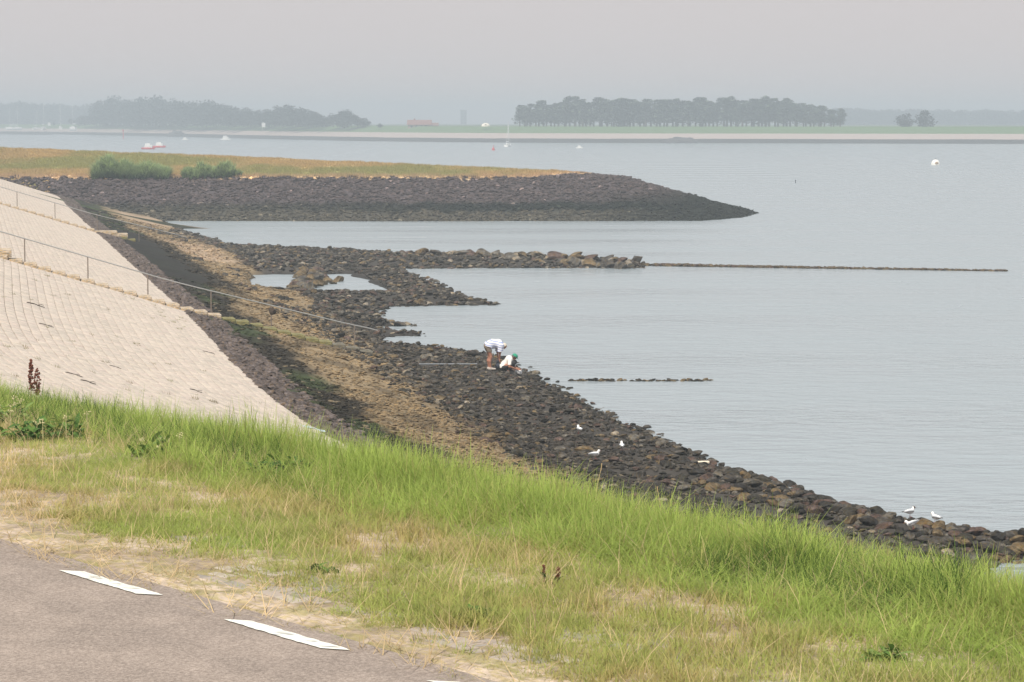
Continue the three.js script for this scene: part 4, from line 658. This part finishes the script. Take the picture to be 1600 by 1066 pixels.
{
  const yacht = base('sailing_yacht'); const l = 9;
  part('hull', hull(l, 2.7, 1.0), whiteP, yacht); part('cabin', box(0.1, 1.2, 0, 3.4, 0.5, 1.5, 0.15), whiteP, yacht); part('window', box(0.1, 1.25, 0.76, 2.4, 0.18, 0.03), glassP, yacht);
  part('mast', bar([0.6, 1, 0], [0.6, 12.2, 0], 0.10), std([0.72, 0.74, 0.74], 0.4), yacht); part('boom', bar([0.6, 2.2, 0], [-3.2, 2.3, 0], 0.06), whiteP, yacht); const furl = new THREE.CylinderGeometry(0.14, 0.14, 3.4, 8); furl.rotateZ(Math.PI / 2); furl.translate(-1.4, 2.42, 0); part('furled_sail', furl, std([0.75, 0.77, 0.8]), yacht);
  part('rigging', merge([bar([0.6, 12, 0], [4.4, 1.2, 0], 0.03, 4), bar([0.6, 12, 0], [-4.3, 1.1, 0], 0.03, 4), bar([0.6, 12, 0], [0.5, 1.1, 1.2], 0.02, 4), bar([0.6, 12, 0], [0.5, 1.1, -1.2], 0.02, 4)]), whiteP, yacht);
  tag(yacht, 'white sailing yacht with bare mast seen end on before the far shore', 'yacht'); yacht.position.set(-1.6, 0, -1032); yacht.rotation.y = 1.35; yacht.scale.setScalar(0.82);
  const grp = 'yachts moored behind the far dike';
  [[-400, 2075, 1.0], [-385, 2080, 0.85], [-372, 2040, 1.1], [-357, 2030, 1.25], [-335, 1960, 1.3], [-412, 2110, 0.95]].forEach(([x, d, k], i) => { const c = copy(yacht, 'yacht of which only the mast shows above the far dike at left'); c.userData.group = grp; c.userData.label = 'yacht behind the far dike whose mast is ' + ['second', 'third', 'fourth', 'fifth', 'rightmost', 'leftmost'][i] + (i < 4 ? ' from the left' : '') + ' of the row'; c.position.set(x, 3.6, -d); c.rotation.y = 0.4 + i * 0.5; c.scale.set(0.9, k * 1.55, 0.9); });
  const bm = (name, x, d, m, k, label, cat) => { const o = base(name, [x, 0, -d]); tag(o, label, cat); part('float', new THREE.CylinderGeometry(0.55 * k, 0.7 * k, 1.1 * k, 12), m, o); const c = new THREE.ConeGeometry(0.5 * k, 0.9 * k, 12); c.translate(0, 1.0 * k, 0); part('cone', c, m, o); part('top_mark', bar([0, 1.4 * k, 0], [0, 2.0 * k, 0], 0.09 * k), m, o); };
  bm('red_buoy', -6.5, 894, redP, 0.95, 'red buoy floating left of the white yacht', 'buoy');
  const ps = base('red_beacon', [-225.6, 0, -1490]); tag(ps, 'thin red beacon post in the water under the far left shore', 'beacon'); part('pole', bar([0, -0.5, 0], [0, 4.6, 0], 0.28, 8), redP, ps); part('top_mark', box(0, 4.9, 0, 0.9, 0.9, 0.9, 0.1), redP, ps);
  const pb = base('small_post', [46.3, 0, -418.9]); tag(pb, 'tiny dark stake alone in the open water at right', 'stake'); part('pole', bar([0, -0.4, 0], [0.05, 0.42, 0], 0.07), darkP, pb); part('cap', box(0.05, 0.46, 0, 0.2, 0.08, 0.2, 0.02), darkP, pb);
  const wb = base('white_buoy', [97.7, 0, -591.7], 0.3); tag(wb, 'large white rounded buoy with a brownish opening in the open water at right', 'buoy');
  const bs = new THREE.SphereGeometry(1.05, 20, 14); bs.scale(1, 1.15, 1); bs.translate(0, 0.1, 0); part('float', bs, std([0.82, 0.80, 0.76], 0.5), wb); const op = new THREE.SphereGeometry(0.5, 14, 10); op.scale(0.9, 0.75, 0.5); op.translate(-0.12, 0.42, 0.86); part('opening', op, std([0.35, 0.25, 0.17]), wb); const rg = new THREE.TorusGeometry(0.16, 0.04, 6, 14); rg.translate(0, 1.42, 0); part('ring', rg, darkP, wb);
}

// ------------------------------------------------------------ the far shore
const SHORE = [[-700, 2500], [-560, 2380], [-422, 2120], [-274, 1830], [-149, 1492], [-65, 1299], [0, 1220], [118, 1184], [229, 1150], [330, 1135], [520, 1125]];
const FAR = new THREE.CatmullRomCurve3(SHORE.map(([x, d]) => V(x, 0, d)), false, 'centripetal');
function farAt(px) { let lo = 0, hi = 1; for (let k = 0; k < 40; k++) { const m = (lo + hi) / 2, p = FAR.getPoint(m); if (p.x / p.z < (px - 800) / 4000) lo = m; else hi = m; } return FAR.getPoint(lo); }
{
  const band = (y0, y1, o0, o1, n, jag = 0) => { const pos = [], idx = []; for (let i = 0; i <= n; i++) { const p = FAR.getPoint(i / n), t = FAR.getTangent(i / n), nx = -t.z, nz = t.x, w = jag ? (noise(i * 0.35, 3, 191) - 0.5) * jag : 0; const L = Math.hypot(nx, nz); pos.push(p.x + nx / L * (o0 + w), y0, -(p.z + nz / L * (o0 + w)), p.x + nx / L * (o1 + w * 0.3), y1, -(p.z + nz / L * (o1 + w * 0.3))); } for (let i = 0; i < n; i++) { const a = 2 * i; idx.push(a, a + 2, a + 1, a + 1, a + 2, a + 3); } const g = new THREE.BufferGeometry(); g.setAttribute('position', new THREE.Float32BufferAttribute(pos, 3)); g.setIndex(idx); g.computeVertexNormals(); return g; };
  const dk = base('far_dike'); tag(dk, 'long far dike with a green crest over a pale slope and dark foot', 'dike', null, 'structure');
  const ds = { side: THREE.DoubleSide };
  part('stone_foot', band(-0.3, 2.0, 0, 7, 260, 3), std([0.045, 0.042, 0.04], 1, ds), dk);
  part('pale_slope', band(1.9, 4.4, 6.8, 18, 260), std([0.42, 0.345, 0.31], 1, ds), dk);
  part('grass_slope', band(4.35, 7.6, 17.8, 32, 260), std([0.10, 0.17, 0.055], 1, ds), dk);
  part('crest', band(7.6, 7.5, 32, 60, 260), std([0.10, 0.16, 0.05], 1, ds), dk);
  part('inland_meadow', band(7.4, 6.5, 60, 1300, 120), std([0.09, 0.13, 0.05], 1, ds), dk);
  const mound = (px, w, h, label) => { const p = farAt(px), o = top('rubble_mound', (() => { const g = new THREE.SphereGeometry(1, 24, 10, 0, 6.2832, 0, 1.6); const q = g.attributes.position; for (let i = 0; i < q.count; i++) { const k = 0.85 + 0.3 * noise(q.getX(i) * 4, q.getZ(i) * 4 + q.getY(i) * 3, 195); q.setXYZ(i, q.getX(i) * w * k, q.getY(i) * h * k, q.getZ(i) * 6 * k); } g.computeVertexNormals(); return g; })(), std([0.07, 0.062, 0.062], 1)); o.position.set(p.x, -0.1, -(p.z - 1)); tag(o, label, 'mound'); };
  mound(1062, 9, 2.9, 'low dark mound of rubble on the far shore under the poplars');
  mound(277, 6, 4.2, 'grey rubble patch on the pale far slope at left');
  const p0 = farAt(-40), p1 = farAt(98), jet = top('rock_mole', (() => { const a = V(p0.x, 0, -(p0.z - 70)), b = V(p1.x, 0, -(p1.z - 50)), L = a.distanceTo(b), g = new THREE.BoxGeometry(L, 2.2, 9, 60, 2, 2), q = g.attributes.position; for (let i = 0; i < q.count; i++) { const k = q.getX(i) / L + 0.5, tp = smooth(1, 0.9, k); q.setY(i, (q.getY(i) + 0.9) * tp * (0.8 + 0.4 * noise(q.getX(i) * 0.3, q.getZ(i), 197)) - 0.2); if (q.getY(i) > 0.6) q.setZ(i, q.getZ(i) * 0.4); } g.computeVertexNormals(); g.rotateY(Math.atan2(-(b.z - a.z), b.x - a.x)); g.translate(...a.add(b).multiplyScalar(0.5).toArray()); return g; })(), std([0.05, 0.047, 0.047], 1)); tag(jet, 'dark low stone mole before the far shore at the left edge', 'mole');
}
const leafG = (() => { const g = new THREE.BufferGeometry(); g.setAttribute('position', new THREE.Float32BufferAttribute([-0.5, 0, 0, 0, -0.32, 0.1, 0.5, 0, 0, 0, 0.32, 0.1], 3)); g.setIndex([0, 1, 2, 0, 2, 3]); g.computeVertexNormals(); return g; })();
function crown(n, leafSize, shape) {                              // shape() gives a point inside the crown
  const pos = [], nor = [], m = new THREE.Matrix4(), v = V(0, 0, 0), src = leafG.attributes.position, ix = [0, 1, 2, 0, 2, 3];
  for (let i = 0; i < n; i++) { const c = shape(), s = leafSize * R(0.6, 1.4); m.copy(mat4(c[0], c[1], c[2], R(0, 6.3), R(0, 6.3), R(0, 6.3), s)); const nn = V(R(-1, 1), R(-0.2, 1), R(-1, 1)).normalize(); for (const k of ix) { v.fromBufferAttribute(src, k).applyMatrix4(m); pos.push(v.x, v.y, v.z); nor.push(nn.x, nn.y, nn.z); } }
  const g = new THREE.BufferGeometry(); g.setAttribute('position', new THREE.Float32BufferAttribute(pos, 3)); g.setAttribute('normal', new THREE.Float32BufferAttribute(nor, 3)); return g;
}
const inBall = () => { let x, y, z; do { x = R(-1, 1); y = R(-1, 1); z = R(-1, 1); } while (x * x + y * y + z * z > 1); return [x, y, z]; };
const crownM = std([0.11, 0.15, 0.10], 1, { side: THREE.DoubleSide }), crownD = std([0.026, 0.042, 0.028], 1, { side: THREE.DoubleSide }), bark = std([0.09, 0.08, 0.065], 1);
function treeProto(name, kind) {                                   // ten metres high, scaled when placed
  const o = base(name), lumps = [];
  if (kind === 'poplar') { for (let i = 0; i < 9; i++) lumps.push([R(-0.9, 0.9), lerp(3.0, 8.9, i / 8) + R(-0.4, 0.4), R(-0.9, 0.9), lerp(1.65, 0.8, i / 8)]); lumps.push([0, 9.4, 0, 0.6]); }
  else if (kind === 'bush') { for (let i = 0; i < 8; i++) lumps.push([R(-2.2, 2.2), 1.2 + i * 0.75, R(-2, 2), R(1.8, 2.6)]); lumps.push([R(-1, 1), 8.2, 0, 1.7]); }
  else for (let i = 0; i < 12; i++) { const k = rnd(); lumps.push([R(-3.2, 3.2) * (1 - 0.5 * k), 1.6 + 6.6 * k, R(-2.6, 2.6) * (1 - 0.5 * k), R(1.5, 2.4)]); }
  part('trunk', merge([(() => { const g = new THREE.CylinderGeometry(0.12, 0.24, 6, 7); g.translate(0, 3, 0); return g; })(), ...Array.from({ length: 5 }, () => { const h = R(2.5, 5); return bar([0, h, 0], [R(-1.4, 1.4), h + R(1, 2.4), R(-1.2, 1.2)], 0.07, 5); })]), bark, o);
  part('crown', crown(kind === 'poplar' ? 750 : 950, kind === 'poplar' ? 0.62 : 0.8, () => { const l = lumps[Math.floor(rnd() * lumps.length)], p = inBall(); return [l[0] + p[0] * l[3], l[1] + p[1] * l[3], l[2] + p[2] * l[3]]; }), kind === 'poplar' ? crownM : crownD, o); return o;
}
{
  const tallest = (l) => l.length > 5 ? Math.min(...l.map((q) => q[0])) : -1;
  const plant = (protos, list, label, cat, group) => list.forEach(([px, h, back, w = 1], i) => { const p = farAt(px), k = 1 + back / p.z; const pr = protos[i % protos.length], o = i < protos.length ? pr : copy(pr); tag(o, px === tallest(list) ? label.replace(/^(\w+)/, 'leftmost $1') : label, cat, group); o.position.set(p.x * k, 6.9, -p.z * k); o.rotation.y = R(0, 6.3); o.scale.set(h / 10 * w, h / 10, h / 10 * w); });
  const pop = []; for (let px = 812; px < 1318; px += 12.4) for (const row of [0, 1]) { const hpx = lerp(35, 46, smooth(800, 900, px)) * lerp(1, 0.70, smooth(1180, 1320, px)) * (px > 1240 ? 0.93 : 1); pop.push([px + R(-3, 3) + row * 6, hpx * 0.315 * R(0.84, 1.08), 45 + row * 22 + R(-4, 4), R(1.5, 2.0)]); }
  plant([0, 1, 2, 3].map(() => treeProto('poplar', 'poplar')), pop, 'tall poplar in the long row on the far dike', 'poplar', 'poplars in the row on the far dike');
  const hp = [[112, 186], [128, 180], [150, 176], [160, 150], [172, 142], [185, 152], [205, 154], [225, 150], [240, 147], [262, 151], [290, 156], [315, 155], [332, 153], [348, 160], [372, 165], [398, 168], [422, 169], [440, 161], [458, 160], [478, 169], [498, 174], [514, 184], [522, 172], [542, 170], [560, 177], [576, 187]];
  const topAt = (px) => { for (let i = 1; i < hp.length; i++) if (px <= hp[i][0]) return lerp(hp[i - 1][1], hp[i][1], (px - hp[i - 1][0]) / (hp[i][0] - hp[i - 1][0])); return 188; };
  const wood = []; for (let px = 118; px < 578; px += 8.2) { const p = farAt(px), back = 60 + R(0, 40), h = 10 - (topAt(px) - 190) * (p.z + back) / 4000 - 6.9; wood.push([px + R(-2, 2), Math.max(2, h) * R(0.94, 1.03), back, lerp(1.15, 1.7, clamp((16 - h) / 12))]); if (px > 155 && px < 500) wood.push([px + 4, Math.max(2, h) * R(0.6, 0.85), back - 14, 1.4]); }
  plant([0, 1, 2, 3].map(() => treeProto('broadleaf_tree', 'tree')), wood, 'dark broadleaf tree in the dense wood on the far dike at left', 'tree', 'trees of the dense wood on the far dike');
  plant([treeProto('bushy_tree', 'bush')], [[1414, 7.2, 60, 2.0]], 'lower left bushy tree of the pair standing alone at far right', 'tree');
  plant([treeProto('bushy_tree', 'bush')], [[1443, 8.6, 60, 1.7]], 'taller right bushy tree of the pair standing alone at far right', 'tree');
  plant([treeProto('bushy_tree', 'bush')], [[595, 2.2, 60, 2.2]], 'small round bush right of the dense wood on the far dike', 'bush');
  plant([treeProto('bushy_tree', 'bush')], [[86, 2.6, 60, 1.8]], 'small bush left of the dense wood on the far dike', 'bush');
  plant([treeProto('dark_tree', 'bush')], [[972, 14.4, 40, 0.9]], 'darker leaning tree standing before the poplar row', 'tree');
  const mass = (px0, px1, n, d, fn, name, label) => { const l = [], g = crown(420, 2.2, () => { const p = inBall(); return [p[0] * 6, 8 + p[1] * 8, p[2] * 6]; }); for (let i = 0; i < n; i++) { const px = R(px0, px1), dd = d + R(-60, 120), y = fn(px); l.push([mat4((px - 800) / 4000 * dd, 4.5, -dd, 0, R(0, 6.3), 0, R(0.9, 1.4), y * R(0.88, 1.06) / 16, R(0.9, 1.4)), null]); } const m = instanced(name, g, crownD, scene, l); tag(m, label, 'woods', null, 'stuff'); };
  mass(-60, 150, 90, 2650, (px) => (px > 20 && px < 60 ? 25.5 : px > 100 ? 22.5 : 24), 'distant_woods', 'pale hazy wood on the horizon at the left edge');
  mass(1300, 1660, 130, 2500, (px) => (px < 1340 ? 18.5 : 17.2), 'distant_woods', 'pale hazy wood on the horizon at the right edge');
}
{
  // buildings and signs on the far dike
  const put = (name, px, back, label, cat) => { const p = farAt(px), k = 1 + back / p.z, o = base(name, [p.x * k, 6.9, -p.z * k]); tag(o, label, cat); return o; };
  const house = put('farmhouse', 656, 70, 'low farmhouse with a red roof behind the far dike', 'house');
  part('wall', box(0, 0.2, 0, 12, 2.4, 7), std([0.45, 0.36, 0.30]), house);
  const sh = new THREE.Shape(); sh.moveTo(-4.2, 0); sh.lineTo(4.2, 0); sh.lineTo(0, 2.6); sh.closePath(); const rf = new THREE.ExtrudeGeometry(sh, { depth: 12.8, bevelEnabled: false }); rf.rotateY(Math.PI / 2); rf.translate(-6.4, 1.4, 0); const roof = part('roof', rf, std([0.24, 0.12, 0.10]), house); part('chimney', box(-2.6, 3.9, 0, 0.7, 1.6, 0.7), std([0.33, 0.15, 0.12]), roof);
  for (const x of [-4, -1.5, 3.5]) part('window', box(x, 0.5, 3.52, 1.1, 1.0, 0.06), glassP, house); part('door', box(1.2, 0.1, 3.52, 1, 1.9, 0.08), darkP, house);
  const barn = put('barn', 674, 85, 'long low barn with a dull red roof right of the farmhouse', 'barn'); part('wall', box(0, 0, 0, 8, 1.8, 6), std([0.40, 0.34, 0.3]), barn); const r2 = rf.clone(); r2.scale(0.62, 0.6, 0.85); r2.translate(0, 0.1, 0); part('roof', r2, std([0.22, 0.13, 0.11]), barn); part('door', box(0, -0.1, 3.03, 2, 1.5, 0.06), darkP, barn);
  const tw = base('tower_block', [-49, 0, -2600]); tag(tw, 'pale distant tower block left of the white yacht mast', 'tower'); part('wall', box(0, 10.5, 0, 6.2, 21, 6.2), std([0.16, 0.18, 0.2]), tw); part('roof', box(0, 21.4, 0, 6.8, 0.8, 6.8), std([0.2, 0.2, 0.2]), tw); for (let f = 0; f < 6; f++) for (const x of [-1.6, 1.6]) part('window', box(x, 3 + f * 3, 3.12, 1.6, 1.4, 0.1), glassP, tw);
  const tent = put('white_tent', 759, 36, 'cream white domed tent on the crest of the far dike', 'tent'); const tg = new THREE.SphereGeometry(1, 18, 9, 0, 6.2832, 0, 1.5708); tg.scale(2.2, 1.7, 1.8); tg.translate(0, 0.7, 0); part('canopy', tg, std([0.86, 0.80, 0.68]), tent); part('flap', box(0, 1.3, 1.66, 0.9, 1.2, 0.1, 0.04), std([0.6, 0.55, 0.47]), tent);
  const sign = (px, label) => { const o = put('navigation_sign', px, 20, label, 'sign'); o.position.y = 4.6; part('board', box(0, 3.4, 0, 2.0, 2.6, 0.15, 0.03), whiteP, o); for (const k of [-0.6, 0.6]) part('post', bar([k, 0, 0], [k, 2.2, 0], 0.1), std([0.4, 0.36, 0.33]), o); };
  sign(413, 'white board on posts on the far dike below the right end of the wood'); sign(79, 'white board on posts on the far dike below the moored masts');
}

scene.traverse((o) => { if (o.isMesh) o.castShadow = o.receiveShadow = true; });
renderer.render(scene, camera);
